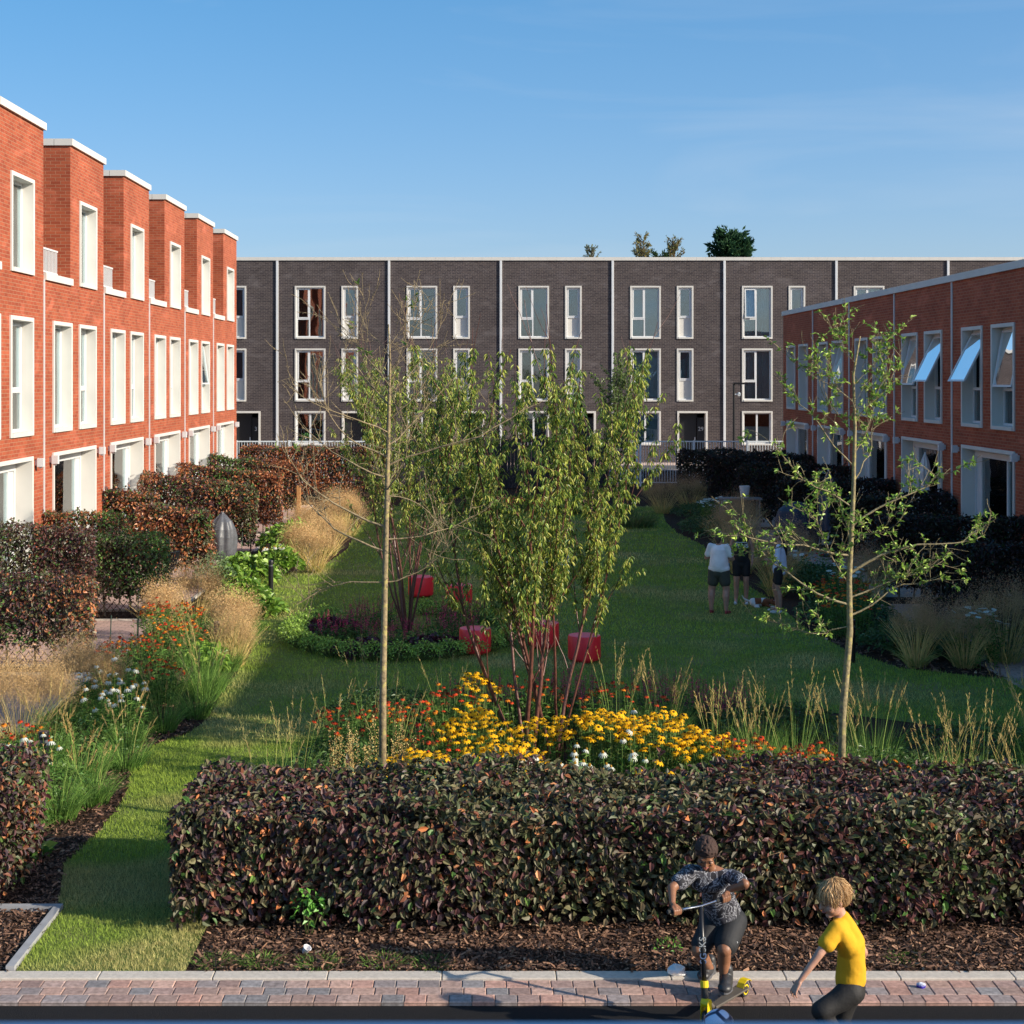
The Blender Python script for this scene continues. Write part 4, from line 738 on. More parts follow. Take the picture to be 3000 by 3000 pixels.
spires(-1.15, 16.2, .42, .5, 1.0, 46, 'straw-coloured dry seed stalks around the bare tree trunk', [(.55, .36, .14), (.62, .42, .18), (.45, .27, .10)], None, ((.14, .15, .05), (.2, .18, .07)), 'dry_seed_clump', 60, .045)
for x, y, rx, n, h, lab in [(-1.5, 17.9, .5, 50, .85, 'rust red flowers left of the bare tree, behind the dry stalks'), (.7, 19.6, .6, 60, .8, 'dark red flowers in a band behind the cherry stems'), (1.9, 19.3, .6, 60, .85, 'dark red flowers in a band behind the yellow drift'), (-.5, 16.9, .35, 40, .8, 'orange flowers just right of the bare tree trunk')]: drift([HEL, HEO, SPENT], x, y, rx, .45, h, n, lab, 'helenium_clump', gr, .036, leafn=n*13, mix=[.5, .15, .35])
gp = 'dark pink plumes behind the front bed'
PK = [(.40, .03, .11), (.28, .02, .08), (.5, .06, .15)]
for x, y, rx, lab in [(.15, 20.6, .6, 'dark pink plume flowers left of the cherry stems'), (1.35, 21.0, .6, 'dark pink plume flowers directly behind the cherry stems'), (2.6, 20.8, .6, 'dark pink plume flowers right of the cherry'), (3.3, 20.2, .4, 'last dark pink plumes toward the right of the front bed')]: spires(x, y, rx, .6, .68, 55, lab, PK, gp, name='astilbe_clump', dens=36)
for x, y, lab in [(-.9, 19.3, 'dark red leafy plant behind the left red flowers'), (3.2, 18.2, 'dark red leafy plant in the shade behind the right red flowers'), (4.4, 18.4, 'dark purple leafy plant behind the right tree trunk')]: foliage_mound(x, y, .55, .5, .38, 420, lab, [(.05, .012, .02), (.08, .015, .025)], .09, .08, 'heuchera_plant', 'plant', 'dark leafy plants')
gm = 'tall upright grasses in the front bed'
ML = [(-2.0, 16.6), (-1.75, 18.3), (-1.3, 19.0), (-1.0, 17.1), (-2.1, 15.3), (-.4, 20.0), (2.3, 18.6), (2.85, 17.9), (3.25, 17.4), (3.75, 17.6), (4.1, 16.9), (4.55, 17.3), (5.0, 16.4), (5.45, 16.9), (5.2, 15.5), (2.6, 19.7), (1.75, 18.6), (6.0, 15.8), (6.6, 17.5), (3.5, 18.5), (2.9, 16.9), (5.7, 15.4), (4.9, 15.3), (6.9, 18.9), (4.9, 18.3)]
ML = [p+(('green grass stems with tan tips, %s' % d),) for p, d in zip(ML, ['farthest left of the front bed', 'left of the bare tree and behind the first clump', 'just behind the bare tree', 'right beside the bare tree trunk', 'leaning over the hedge left end', 'back of the bed behind the yellow daisies', 'behind the right end of the yellow drift', 'above the red flowers, first clump', 'above the red flowers, second clump', 'left of the small-leaved tree, tallest', 'just left of the right tree trunk', 'behind the right tree trunk', 'just right of the small-leaved tree', 'second right of the small-leaved tree', 'at the hedge right of the small-leaved tree', 'at the shaded back of the bed', 'right behind the cherry stems', 'near the right picture edge', 'at the right edge, in the shade', 'filling the gap behind the right red flowers', 'filling the gap between the two trees, in front', 'low behind the hedge near the right edge', 'far right behind the hedge corner of the picture', 'in the shade far right, behind all others', 'in the middle shade behind the right tree'])]
for i, (x, y, lab) in enumerate(ML):
    tussock(x, y, random.uniform(.75, 1.0), .42, lab, 330, tips=14 if x > 1 else 9, tipn=15, w=.005, group=gm, lean=.3, name='upright_grass', tipcol=(.30, .21, .07) if x > 0 else (.24, .21, .08))
for x, y, rx, ry, lab in [(-1.2, 20.5, .9, .7, 'low green ground plants at the back left of the front bed'), (4.0, 19.4, 1.0, .8, 'low green ground plants in the shade behind the tall grasses'), (6.3, 18.2, 1.2, 1.2, 'low dark green plants at the shaded right end of the front bed'), (.8, 19.8, .9, .5, 'low green plants under the cherry stems'), (-1.5, 17.4, .8, .9, 'low green plants under the left tall grasses'), (4.4, 17.3, 1.2, .8, 'low green plants under the right tall grasses'), (2.2, 18.2, .9, .6, 'low green plants behind the yellow drift'), (3.7, 15.3, 1.5, .4, 'low green plants just behind the right half of the hedge'), (-1.5, 15.4, .8, .45, 'low green plants just behind the left end of the hedge')]: foliage_mound(x, y, rx, ry, .58, 2000, lab, [(.035, .08, .02), (.06, .11, .03), (.05, .07, .02)], .075, .028, 'low_plant', 'plant', 'low green plants in the front bed')
# -- round bed
for i in range(26):
    a = pi*.62+i*2*pi/30; x, y = -1.35+2.05*math.cos(a+.5), 27.9+2.5*math.sin(a+.5)
    if i == 0: hb = foliage_mound(x, y, .3, .3, .36, 420, 'small green bush of the low ring edging the round flower bed', [(.17, .27, .04), (.24, .35, .06), (.11, .18, .03)], .05, .025, 'edging_bush', 'bush', 'ring of small green bushes round the bed')
    else: copy_tree(hb, (x, y, 0))
for i, (x, y, lab) in enumerate([(-2.4, 27.2, 'dark pink plumes at the left of the round bed'), (-1.5, 26.4, 'dark pink plumes at the front of the round bed'), (-.5, 27.3, 'dark pink plumes at the right of the round bed'), (-.3, 29.0, 'dark pink plumes at the back right of the round bed'), (-2.0, 28.8, 'dark pink plumes behind the cherry stems in the round bed')]): spires(x, y, .55, .55, .55, 50, lab, PK, 'dark pink plumes in the round bed', name='astilbe_clump', dens=30)
for x, y, lab in [(-.75, 26.2, 'dark purple leafy plant at the front right of the round bed'), (-2.7, 28.2, 'dark purple leafy plant at the left rim of the round bed'), (-1.9, 25.9, 'dark purple leafy plant at the front left of the round bed')]: foliage_mound(x, y, .6, .5, .28, 520, lab, [(.05, .010, .018), (.035, .01, .015)], .09, .08, 'heuchera_plant', 'plant', 'dark leafy plants')
# -- left border
FT = [(-5.95, 19.6, 1.25, .95, 'big feathery tan grass at the left edge above the first bollard'), (-5.6, 21.4, 1.15, .7, 'feathery tan grass behind the biggest one at the left edge'), (-5.75, 27.5, 1.1, .6, 'feathery tan grass beside the nearest left patio corner'), (-5.5, 29.4, 1.2, .7, 'feathery tan grass in front of the garden chair patio'), (-4.25, 26.3, 1.15, .62, 'feathery tan grass leaning over the lawn, behind the middle bollard'), (-4.0, 24.9, 1.0, .5, 'feathery tan grass just right of the middle bollard'), (-3.95, 37.0, 1.15, .7, 'feathery tan grass behind the farthest bollard'), (-4.5, 38.6, 1.15, .7, 'feathery tan grass right of the lime green leaves'), (-4.0, 40.6, 1.2, .8, 'feathery tan grass beyond the far left lawn edge'), (-4.9, 43.3, 1.3, .8, 'tall feathery tan grass beside the wooden post'), (-3.9, 45.5, 1.3, .9, 'feathery tan grass before the far left hedge'), (-4.4, 48.5, 1.3, .9, 'farthest feathery tan grass on the left side')]
for x, y, h, r, lab in FT: feather(x, y, h*.88, r*.9, lab, sc=1 if y < 25 else 1.5, specks=15000 if y < 22 else 6500)
for i, (x, y, h, r, lab) in enumerate([(-4.55, 16.3, .62, .45, 'fresh green grass clump just behind the left corner hedge'), (-4.7, 15.3, .5, .4, 'low green grass clump at the mulch, nearest the camera'), (-4.65, 17.7, .6, .45, 'green grass clump right of the first bollard'), (-5.25, 18.4, .7, .45, 'green grass clump behind the first bollard'), (-4.5, 19.3, .55, .4, 'green grass clump among white coneflowers, lawn side'), (-4.25, 20.4, .6, .4, 'green grass clump at the lawn bend'), (-4.05, 22.4, .8, .45, 'tall loose green grass clump before the middle bollard'), (-3.95, 21.2, .6, .4, 'green grass clump on the left lawn edge, beyond the bend'), (-5.3, 16.6, .55, .4, 'green grass clump by the left picture edge'), (-4.35, 23.7, .8, .4, 'pale green grass clump under the middle bollard')]):
    tussock(x, y, h, r, lab, 420, w=.006, lean=.5, stiff=.4, tips=10, group='green grass clumps along the left border')
for i, (x, y, h, lab) in enumerate([(-4.05, 22.9, .5, 'green grass clump on the lawn edge, left of the middle bollard'), (-4.1, 24.6, .5, 'green grass clump on the lawn edge, before the middle bollard'), (-4.15, 26.9, .45, 'green grass clump on the lawn edge, beyond the middle bollard'), (-4.3, 18.4, .5, 'green grass clump on the inner bend of the lawn'), (-4.9, 20.3, .7, 'tall green grass clump between the coneflowers'), (-4.6, 22.2, .75, 'tall green grass clump between coneflowers and red flowers'), (-5.6, 20.2, .6, 'green grass clump left of the coneflowers'), (-4.35, 16.9, .5, 'green grass clump at the mulch edge by the first bollard'), (-4.25, 28.2, .4, 'low green grass clump before the farthest bollard')]): tussock(x, y, h, .45, lab, 420, w=.007, lean=.55, stiff=.4, tips=8, tipn=12, group='green grass clumps along the left border')
gl = 'red and orange heleniums in the left border'
for x, y, rx, ry, n, h, lab in [(-5.3, 22.9, .6, .8, 110, .78, 'orange red flowers beside the nearest left patio'), (-4.85, 24.2, .5, .8, 110, .82, 'deep red flowers left of the middle bollard'), (-5.3, 25.9, .6, .8, 110, .9, 'dark brown and red flowers under the tan grass'), (-4.6, 21.7, .4, .5, 50, .68, 'scattered orange flowers among the white coneflowers'), (-5.5, 18.0, .4, .5, 34, .6, 'dark red flowers at the far left below the tan grass')]: drift([HEL, HEO, SPENT], x, y, rx, ry, h, n, lab, 'helenium_clump', gl, .036, leafn=n*14, mix=[.38, .27, .35])
for x, y, rx, n, lab in [(-5.1, 20.9, .55, 26, 'white coneflowers in the middle of the left border'), (-4.75, 19.7, .45, 18, 'white coneflowers nearer the lawn in the left border'), (-5.15, 16.9, .5, 14, 'white coneflowers around the first bollard'), (-4.75, 15.6, .35, 6, 'few white coneflowers above the left corner hedge'), (-4.9, 36.4, .4, 14, 'white flowers beside the lime green leaves')]: drift(WHT, x, y, rx, .5, .72, n, lab, 'coneflower_clump', gw, .05, zvar=.25, leafn=n*40)
LG = [(.115, .20, .025), (.075, .145, .02), (.17, .25, .04)]
for x, y, rx, ry, h, n, lab in [(-4.95, 31.6, .55, .7, .6, 520, 'bright green broad-leaved plant left of the farthest bollard'), (-5.3, 34.6, .7, .9, .75, 800, 'large bright lime green plant before the patio'), (-4.75, 36.6, .5, .5, .7, 420, 'lime green plant between tan grasses'), (-5.0, 40.8, .9, .8, .85, 800, 'bright green mound farther up the left border'), (-4.4, 24.4, .35, .4, .5, 260, 'yellow green leaves around the middle bollard'), (-4.2, 30.3, .3, .4, .3, 160, 'small bright green leaves on the lawn edge'), (-4.75, 14.9, .45, .35, .2, 120, 'low bright green weeds on the mulch by the left hedge')]: foliage_mound(x, y, rx, ry, h, n, lab, LG, .17, .1, 'leafy_plant', 'plant', 'bright green leafy plants in the left border')
foliage_mound(-5.8, 33.4, .45, .7, .95, 700, 'grey green wispy plant right of the covered garden heater', [(.10, .17, .07), (.14, .2, .09)], .07, .02, 'wispy_plant')
for x, y, rx, ry, lab in [(-5.1, 19.3, .8, 1.5, 'low green growth among the coneflowers'), (-5.0, 23.2, .8, 1.6, 'low green growth under the left red flowers'), (-5.0, 16.9, .7, 1.2, 'low green growth around the first bollard'), (-4.9, 27.8, .8, 1.5, 'low green growth under the tan grasses')]: foliage_mound(x, y, rx, ry, .36, 1500, lab, [(.06, .13, .025), (.09, .15, .035)], .07, .028, 'low_plant', 'plant', 'low green growth in the left border')
# -- right border and far end
RT = [(7.3, 24.9, 1.1, .5, 'wispy tan grass right of the right bollard'), (8.1, 24.9, 1.0, .6, 'tan grass among white flowers, right border'), (8.9, 25.3, 1.35, .85, 'biggest tan grass in the right border'), (9.7, 24.6, 1.2, .7, 'tan grass at the right picture edge'), (6.6, 33.0, 1.2, .6, 'tan grass behind the woman in the black top'), (6.5, 36.8, 1.3, .8, 'tall tan grass just left of the standing women'), (7.4, 35.5, 1.3, .8, 'tan grass between the blonde woman and the dark-haired woman'), (7.0, 41.5, 1.3, .9, 'tan grass up the right border near the white bucket'), (7.8, 44.5, 1.3, .9, 'tan grass with orange seed heads up the right border'), (6.6, 53.2, 1.25, .9, 'tan grass before the far dark hedge, left one'), (7.7, 54.0, 1.25, .9, 'tan grass before the far dark hedge, right one'), (8.2, 31.5, 1.2, .7, 'tan grass behind the dark-haired woman'), (4.3, 56.8, .6, .5, 'brown grass by the metal gate')]
for x, y, h, r, lab in RT: feather(x, y, h, r, lab, sc=1.5, col=((.36, .22, .125), (.30, .18, .105)), group='tan grasses in the shaded right border')
for x, y, rx, ry, n, h, lab in [(6.9, 28.0, .6, .9, 60, .8, 'red flowers in the shade behind the right bollard'), (7.3, 30.0, .7, .9, 60, .8, 'orange red flowers in the shade behind the right tree'), (7.8, 34.0, .5, .6, 30, .9, 'orange flowers in the shade behind the women')]: drift([HEL, HEO], x, y, rx, ry, h, n, lab, 'helenium_clump', 'red flowers in the shaded right border', .038, leafn=n*16)
for x, y, n, lab in [(7.6, 48.0, 60, 'flat white flower heads before the far dark hedge'), (8.35, 25.0, 22, 'white flower heads among the right tan grasses'), (6.9, 34.2, 24, 'white flower heads behind the blonde woman'), (7.6, 31.0, 16, 'white flower heads right of the dark-haired woman')]: drift(daisy(8, .05, (.7, .74, .66), (.6, .6, .5), .1, .5, wid=.35), x, y, .55, .5, .95, n, lab, 'yarrow_clump', 'flat white flower clumps', .06, leafn=n*24)
for x, y, rx, ry, h, lab in [(7.6, 26.2, .9, .8, .55, 'green leafy plant behind the right tan grasses'), (7.2, 29.0, 1.0, 1.4, .6, 'dark green growth in the right border by the women'), (7.5, 33.5, 1.1, 1.5, .6, 'dark green growth behind the women'), (7.2, 39.0, .9, 2.0, .5, 'dark green growth farther up the right border'), (7.2, 46.5, .9, 2.0, .5, 'dark green growth below the white flower heads'), (8.0, 51.5, 1.3, 2.0, .5, 'dark green growth before the far hedge'), (8.7, 26.3, 1.2, .9, .5, 'dark green growth under the biggest right tan grass'), (10.2, 19.2, 1.6, 1.2, .5, 'dark green growth at the right picture edge'), (9.2, 17.3, 1.2, 1.2, .5, 'dark low growth at the lower right edge')]: foliage_mound(x, y, rx, ry, h, 1300, lab, [(.03, .07, .02), (.05, .09, .03)], .1, .045, 'shade_plant', 'plant', 'dark green growth in the right border')
for x, y, lab in [(5.0, 48.5, 'shaggy green grass patch right of the red bench'), (4.6, 51.5, 'shaggy grass patch before the gate'), (-.8, 52.5, 'long green grass behind the left end of the red bench'), (1.0, 53.5, 'long green grass behind the red bench'), (3.0, 53.0, 'long green grass between bench and black fence')]: tussock(x, y, .7, 1.6, lab, 900, cols=((.05, .09, .025), (.12, .12, .05), (.07, .11, .03)), w=.014, lean=.7, stiff=.5, group='shaggy grass patches at the far end')
# -- lawn blades, mulch chips
def inpoly(P, poly):
    x, y = P[:, 0], P[:, 1]; c = np.zeros(len(P), bool); q = poly[-1]
    for p in poly:
        with np.errstate(divide='ignore', invalid='ignore'): t = ((p[1] > y) != (q[1] > y)) & (x < (q[0]-p[0])*(y-p[1])/(q[1]-p[1]+1e-12)+p[0])
        c ^= t; q = p
    return c
m = MB()
for (x0, x1, y0, y1, dens, h, w) in [(-4.4, -2.2, 12.1, 15, 5200, .05, .006), (-4.4, -2.0, 15, 20, 3600, .052, .008), (-5, 9, 19.5, 27, 900, .055, .013), (-5.5, 9, 27, 38, 420, .06, .02), (-5.3, 7, 38, 56, 160, .065, .032)]:
    n = int((x1-x0)*(y1-y0)*dens); P = np.stack([rnd(n, x0, x1), rnd(n, y0, y1), np.full(n, .004)], 1); P[:, :2] += RNG.normal(0, .03, (n, 2)); P = P[inpoly(P, LP)]; n = len(P)
    f = noise3(P*[1, 1, 0], 1.6, 5); g = noise3(P*[1, 1, 0], 6, 6); d = RNG.normal(0, .55, (n, 3))*[1, 1, 0]+[0, 0, 1]; hh = h*rnd(n, .5, 1.3)*(1+.35*g); b = unit(np.stack([-d[:, 1], d[:, 0], 0*f], 1)+RNG.normal(0, .3, (n, 3))*[1, 1, 0]); tip = P+unit(d)*hh[:, None]
    c1, c2, c3 = np.array([.22, .33, .05]), np.array([.36, .46, .075]), np.array([.56, .48, .20]); k = np.clip(f*.5+.5, 0, 1)[:, None]; col = c1*(1-k)+c2*k; dry = np.clip(-f*1.2-.12+.3*g+np.clip(12.9-P[:, 1], 0, 1)*1.1, 0, .85)[:, None]; col = (col*(1-dry)+c3*dry)*rnd(n, .7, 1.3)[:, None]
    m.add(np.stack([P-b*w*.5, P+b*w*.5, tip], 1).reshape(-1, 3), t=np.arange(n*3).reshape(-1, 3), c=np.repeat(col, 3, 0))
tag(m.build('grass', LEAFM), kind='stuff')
m = MB(); Cp = []
for (x0, x1, y0, y1, dens, s) in [(-2.3, 5.6, 12.13, 13.5, 3000, 1), (-5.6, -3.75, 12.13, 15.2, 2000, 1), (-4.9, -3.9, 15, 22, 900, 1.2), (6.4, 8.5, 24, 30, 150, 2)]:
    n = int((x1-x0)*(y1-y0)*dens); P = np.stack([rnd(n, x0, x1), rnd(n, y0, y1), rnd(n, .0, .035)], 1); P = P[~inpoly(P, LP)]; n = len(P); a = unit(RNG.normal(0, 1, (n, 3))*[1, 1, .28]); b = unit(np.cross(a, RNG.normal(0, .5, (n, 3))+[0, 0, 1])); l = (.012+.075*rnd(n, 0, 1)**2.5)[:, None]*s; w = rnd(n, .003, .013)[:, None]*s
    v = np.stack([P-b*w, P+a*l-b*w*.6, P+a*l*1.05+b*w*.7, P+b*w], 1); v[:, :, 2] = np.maximum(v[:, :, 2], .002); m.add(v.reshape(-1, 3), np.arange(n*4).reshape(-1, 4), c=np.repeat(pick([(.05, .028, .02), (.11, .06, .04), (.17, .095, .06), (.03, .018, .013), (.24, .15, .095)], n, [4, 4, 2.5, 4, .7]), 4, 0))
tag(m.build('mulch_chips', CHIP), kind='stuff')
# small weeds and grass tufts along the kerb
for x, y, h, lab in [(-2.15, 12.3, .1, 'grass tuft on the mulch beside the lawn path'), (-1.75, 12.3, .12, 'grass tuft at the kerb, second from the lawn path'), (-1.3, 12.28, .11, 'grass tuft at the kerb, left of the cup'), (-.75, 12.3, .11, 'grass tuft at the kerb, right of the cup'), (-.35, 12.28, .09, 'low grass tuft at the kerb, under the middle of the hedge'), (3.55, 12.4, .06, 'tiny tuft on the mulch right of the child in yellow')]: tussock(x, y, h, .35, lab, 160, w=.005, lean=.9, stiff=.6, group='grass tufts along the kerb', name='grass_tuft')
foliage_mound(-1.45, 12.95, .14, .12, .42, 90, 'bright green weed growing against the hedge above the cup', [(.08, .2, .03)], .06, .04, 'weed'); foliage_mound(1.62, 12.6, .12, .1, .12, 60, 'small green weed on the mulch left of the scooter rider', [(.09, .22, .03)], .03, .015, 'weed')
# ------------------------------------------------------------------ garden furniture and fittings
RNG = np.random.default_rng(5)
REDP = plain('red_plastic', (.95, .03, .045), .38, noise=.04, scale=2)
def lathe_obj(name, prof, cen, mat, parent=None, sides=32, smooth=True):
    m = MB(); m.lathe(prof, cen, sides); o = m.build(name, mat, parent, smooth=False, loc=None if parent else cen)
    if smooth:
        o.data.polygons.foreach_set('use_smooth', np.ones(len(o.data.polygons), bool)); e = o.modifiers.new('edge', 'EDGE_SPLIT'); e.split_angle = R(40)
    return o
ST = [(1233, 32.9, 'red round stool partly hidden behind the dark stems of the round bed tree'), (1345, 31.6, 'red round stool standing free on the lawn, right of the round bed'), (1392, 26.1, 'red round stool nearest the round bed, right at its edging bushes'), (1592, 26.7, 'red round stool seen between the two cherry stem groups'), (1712, 25.4, 'rightmost red round stool, behind the leaning cherry stems')]
for p, D, lab in ST:
    x = (p-CX)*D/F; t = empty('stool', (x, D, 0), lab, 'stool', 'red round stools on the lawn'); lathe_obj('base', [(.17, -.01), (.17, .055)], (x, D, 0), REDP, t); lathe_obj('seat', [(.2, .05), (.262, .05), (.275, .065), (.278, .1), (.278, .43), (.268, .452), (.24, .458), (.0, .458)], (x, D, 0), REDP, t)
x0, x1, D = .55, 3.1, 54.5; t = empty('bench', ((x0+x1)/2, D, 0), 'long low red bench with rounded ends at the far end of the lawn', 'bench'); m = MB(); n = 24; pts = []
for i in range(n): a = pi/2+pi*i/(n-1); pts.append((x0+.3+.3*math.cos(a), D+.3*math.sin(a)))
for i in range(n): a = -pi/2+pi*i/(n-1); pts.append((x1-.3+.3*math.cos(a), D+.3*math.sin(a)))
k = len(pts); m.add([(p[0], p[1], .08) for p in pts]+[(p[0], p[1], .46) for p in pts], [(i, (i+1) % k, k+(i+1) % k, k+i) for i in range(k)], poly=[list(range(k))[::-1], [k+i for i in range(k)]]); m.build('seat', REDP, t, bevel=.02); MB().box(x0+.4, x1-.4, D-.2, D+.2, -.01, .1).build('base', REDP, t)
PW = plain('white_tube', (.7, .72, .75), .4); PBL = plain('blue_joint', (.03, .09, .32), .4)
gx, gy_ = 1.55, 38.4; t = empty('toy_goal', (gx, gy_, 0), 'small white and blue tube goal frame on the lawn behind the cherry', 'toy goal'); m = MB()
for a, b in [((0, 0, 0), (0, 0, .62)), ((.82, 0, 0), (.82, 0, .62)), ((0, 0, .62), (.82, 0, .62)), ((0, 0, .02), (.82, 0, .02)), ((0, 0, .62), (0, .5, .02)), ((.82, 0, .62), (.82, .5, .02)), ((0, .5, .02), (.82, .5, .02)), ((0, 0, .02), (0, .5, .02)), ((.82, 0, .02), (.82, .5, .02))]: m.tube([np.array(a)+[gx, gy_, .0], np.array(b)+[gx, gy_, .0]], .021, 8)
m.build('frame', PW, t); 
for a in [(0, 0, .62), (.82, 0, .62), (0, 0, .02), (.82, 0, .02)]:
    m = MB(); p = np.array(a)+[gx, gy_, 0]; m.tube([p-[0, 0, .05], p+[0, 0, .05]], .03, 8); m.tube([p-[.05, 0, 0], p+[.05, 0, 0]], .03, 8); m.build('corner_joint', PBL, t)
for x, y, lab in [(-4.58, 33.5, 'black bollard standing alone on the lit lawn, farthest on the left'), (-4.33, 25.1, 'black bollard among red flowers in the left border'), (-4.98, 17.3, 'black bollard among white coneflowers, nearest the camera at the left'), (6.33, 25.3, 'black bollard in the shade behind the small-leaved tree')]:
    t = empty('bollard_light', (x, y, 0), lab, 'bollard', 'black bollards along the lawn'); lathe_obj('post', [(.058, -.02), (.058, .60)], (x, y, 0), BLACK, t, 20); lathe_obj('collar', [(.045, .60), (.045, .64)], (x, y, 0), plain('frosted_lens', (.12, .12, .13), .3), t, 20); lathe_obj('cap', [(.058, .64), (.06, .72), (.055, .73), (0, .732)], (x, y, 0), BLACK, t, 20)
# cloth covers
def cloth_cone(name, x, y, prof, mat, folds, depth, label, cat, seed=1, group=None, sides=72, lean=(0, 0)):
    r = np.random.default_rng(seed); th = np.arange(sides)*2*pi/sides; ph = r.uniform(0, 6, 5); V = []; 
    for rr, z in prof:
        f = 1+depth*np.sin(th*folds+ph[0]+z*1.5)+depth*.6*np.sin(th*(folds*1.7//1)+ph[1]-z*2)+depth*.4*np.sin(th*3+ph[2]+z*5); V.append(np.stack([x+lean[0]*z+rr*f*np.cos(th), y+lean[1]*z+rr*f*np.sin(th), np.full(sides, z)+.012*np.sin(th*5+ph[3])], 1))
    n = len(prof); m = MB(); q = [(i*sides+k, i*sides+(k+1) % sides, (i+1)*sides+(k+1) % sides, (i+1)*sides+k) for i in range(n-1) for k in range(sides)]; m.add(np.concatenate(V), q, poly=[[(n-1)*sides+k for k in range(sides)]]); return tag(m.build(name, mat, loc=(x, y, 0)), label, cat, group)
CG = plain('grey_cover_cloth', (.10, .105, .115), .42, bump=.8, bscale=7)
cloth_cone('garden_cover', -6.72, 39.8, [(.30, .03), (.34, .15), (.36, .4), (.36, .6), (.33, .8), (.25, 1.0), (.14, 1.12), (.05, 1.2), (.03, 1.24)], CG, 7, .05, 'egg-shaped grey cloth cover over garden furniture on the left patio', 'cover', 3)
for x, y, prof, mat, lab, sd, ln in [(11.42, 38.2, [(.20, 1.45), (.16, 1.75), (.09, 2.05), (.10, 2.15), (.13, 2.4), (.08, 2.7), (.02, 2.86)], plain('white_canvas', (.62, .6, .58), .8), 'white garden parasol folded and tied, before a right garden door', 4, .0), (9.45, 40.3, [(.24, .7), (.25, 1.1), (.22, 1.6), (.13, 2.05), (.03, 2.3)], plain('navy_canvas', (.07, .075, .11), .8), 'tall navy covered parasol behind the small-leaved tree', 5, 0)]:
    o = cloth_cone('parasol', x, y, prof, mat, 6, .12, lab, 'parasol', sd); m = MB(); m.tube([(x, y, 0), (x, y, prof[-1][1]+.05)], .022, 8); m.build('pole', PW, o); m = MB(); m.lathe([(.25, .0), (.25, .05), (.05, .08)], (x, y, 0), 20); m.build('base', BLACK, o)
cloth_cone('garden_cover', 8.95, 42.0, [(.55, .02), (.6, .3), (.6, .8), (.5, 1.1), (.25, 1.3), (.02, 1.35)], plain('navy_cover', (.03, .035, .06), .6), 5, .05, 'rounded dark navy cover over garden furniture, left of the tall parasol', 'cover', 8)
# chair of dark wicker on a wire frame
t = empty('garden_chair', (-7.05, 33.6, 0), 'dark slatted garden chair on bent wire legs, beside the dark green hedge', 'chair'); x, y = -7.05, 33.6; m = MB()
for i in range(9):
    a = -.9+1.8*i/8; m.tube([(x+.27*math.cos(a)-.05, y+.25*math.sin(a), .42), (x+.34*math.cos(a)-.0, y+.28*math.sin(a), .66), (x+.40*math.cos(a)+.02, y+.30*math.sin(a), .92)], .016, 5)
for z, s in ((.55, .30), (.72, .345), (.92, .40)): m.tube([(x+s*math.cos(a), y+s*.8*math.sin(a), z) for a in np.linspace(-1.3, 1.3, 10)], .012, 5)
m.build('backrest', BLACK, t); m = MB(); m.lathe([(.0, .40), (.26, .40), (.27, .42), (.26, .44), (0, .44)], (x, y, 0), 20); m.build('seat', BLACK, t)
for s in (-1, 1):
    m = MB(); m.tube([(x-.2, y+s*.22, .42), (x-.24, y+s*.24, .03), (x+.26, y+s*.24, .03), (x+.14, y+s*.22, .42)], .011, 6); m.build('leg', BLACK, t)
for x, y, lab in [(-7.6, 24.35, 'brown lattice strip at the foot of the nearest left hedge'), (-6.9, 29.85, 'brown lattice strip at the foot of the dark green hedge block')]:
    m = MB(); p0, p1 = [], []; 
    for i in range(16):
        p0.append((x-1.1+i*.13, y, .02)); p1.append((x-1.1+i*.13+.28, y, .36)); p0.append((x-1.1+i*.13+.28, y+.012, .02)); p1.append((x-1.1+i*.13, y+.012, .36))
    m.segs(np.array(p0), np.array(p1), .007, .007, 4); tag(m.build('trellis', plain('dark_wood', (.05, .03, .02), .8), loc=(x, y, 0)), lab, 'trellis', 'lattice strips under the left hedges')
for x, y, h, lab in [(-6.25, 25.6, .75, 'thin grey cane at the nearest left patio edge'), (-6.0, 26.6, .7, 'dark green cane at the patio edge, right of the grey one'), (-6.3, 27.9, .8, 'dark green cane at the patio corner'), (-6.1, 39.0, .8, 'thin dark cane in front of the grey cover')]:
    m = MB(); m.tube([(x, y, 0), (x+.03, y, h)], .010, 6); tag(m.build('garden_cane', plain('green_cane', (.03, .06, .045), .6), loc=(x, y, 0)), lab, 'cane', 'canes at the patio edges')
WOOD = plain('orange_timber', (.42, .20, .07), .75, noise=.25, scale=12); tag(MB().box(-5.42, -5.30, 45.3, 45.42, 0, 1.55).build('timber_post', WOOD, bevel=.008), 'short orange timber post at the end of a left hedge', 'post')
t = empty('garden_table', (8.2, 47.0, 0), 'grey low garden table with a white bucket on it, far right', 'table'); MB().box(7.6, 8.9, 46.7, 47.3, 1.0, 1.05).build('tabletop', plain('grey_wood', (.2, .2, .21), .8), t)
for a, b in ((7.65, 46.75), (8.8, 46.75), (7.65, 47.2), (8.8, 47.2)): MB().box(a, a+.05, b, b+.05, 0, .998).build('leg', plain('grey_wood', (.2, .2, .21), .8), t)
tag(lathe_obj('bucket', [(.12, 1.052), (.17, 1.42), (.155, 1.42), (.11, 1.08)], (8.4, 47, 0), plain('white_bucket', (.7, .7, .72), .5), None, 20), 'white bucket standing on the grey table before the far right hedge', 'bucket')
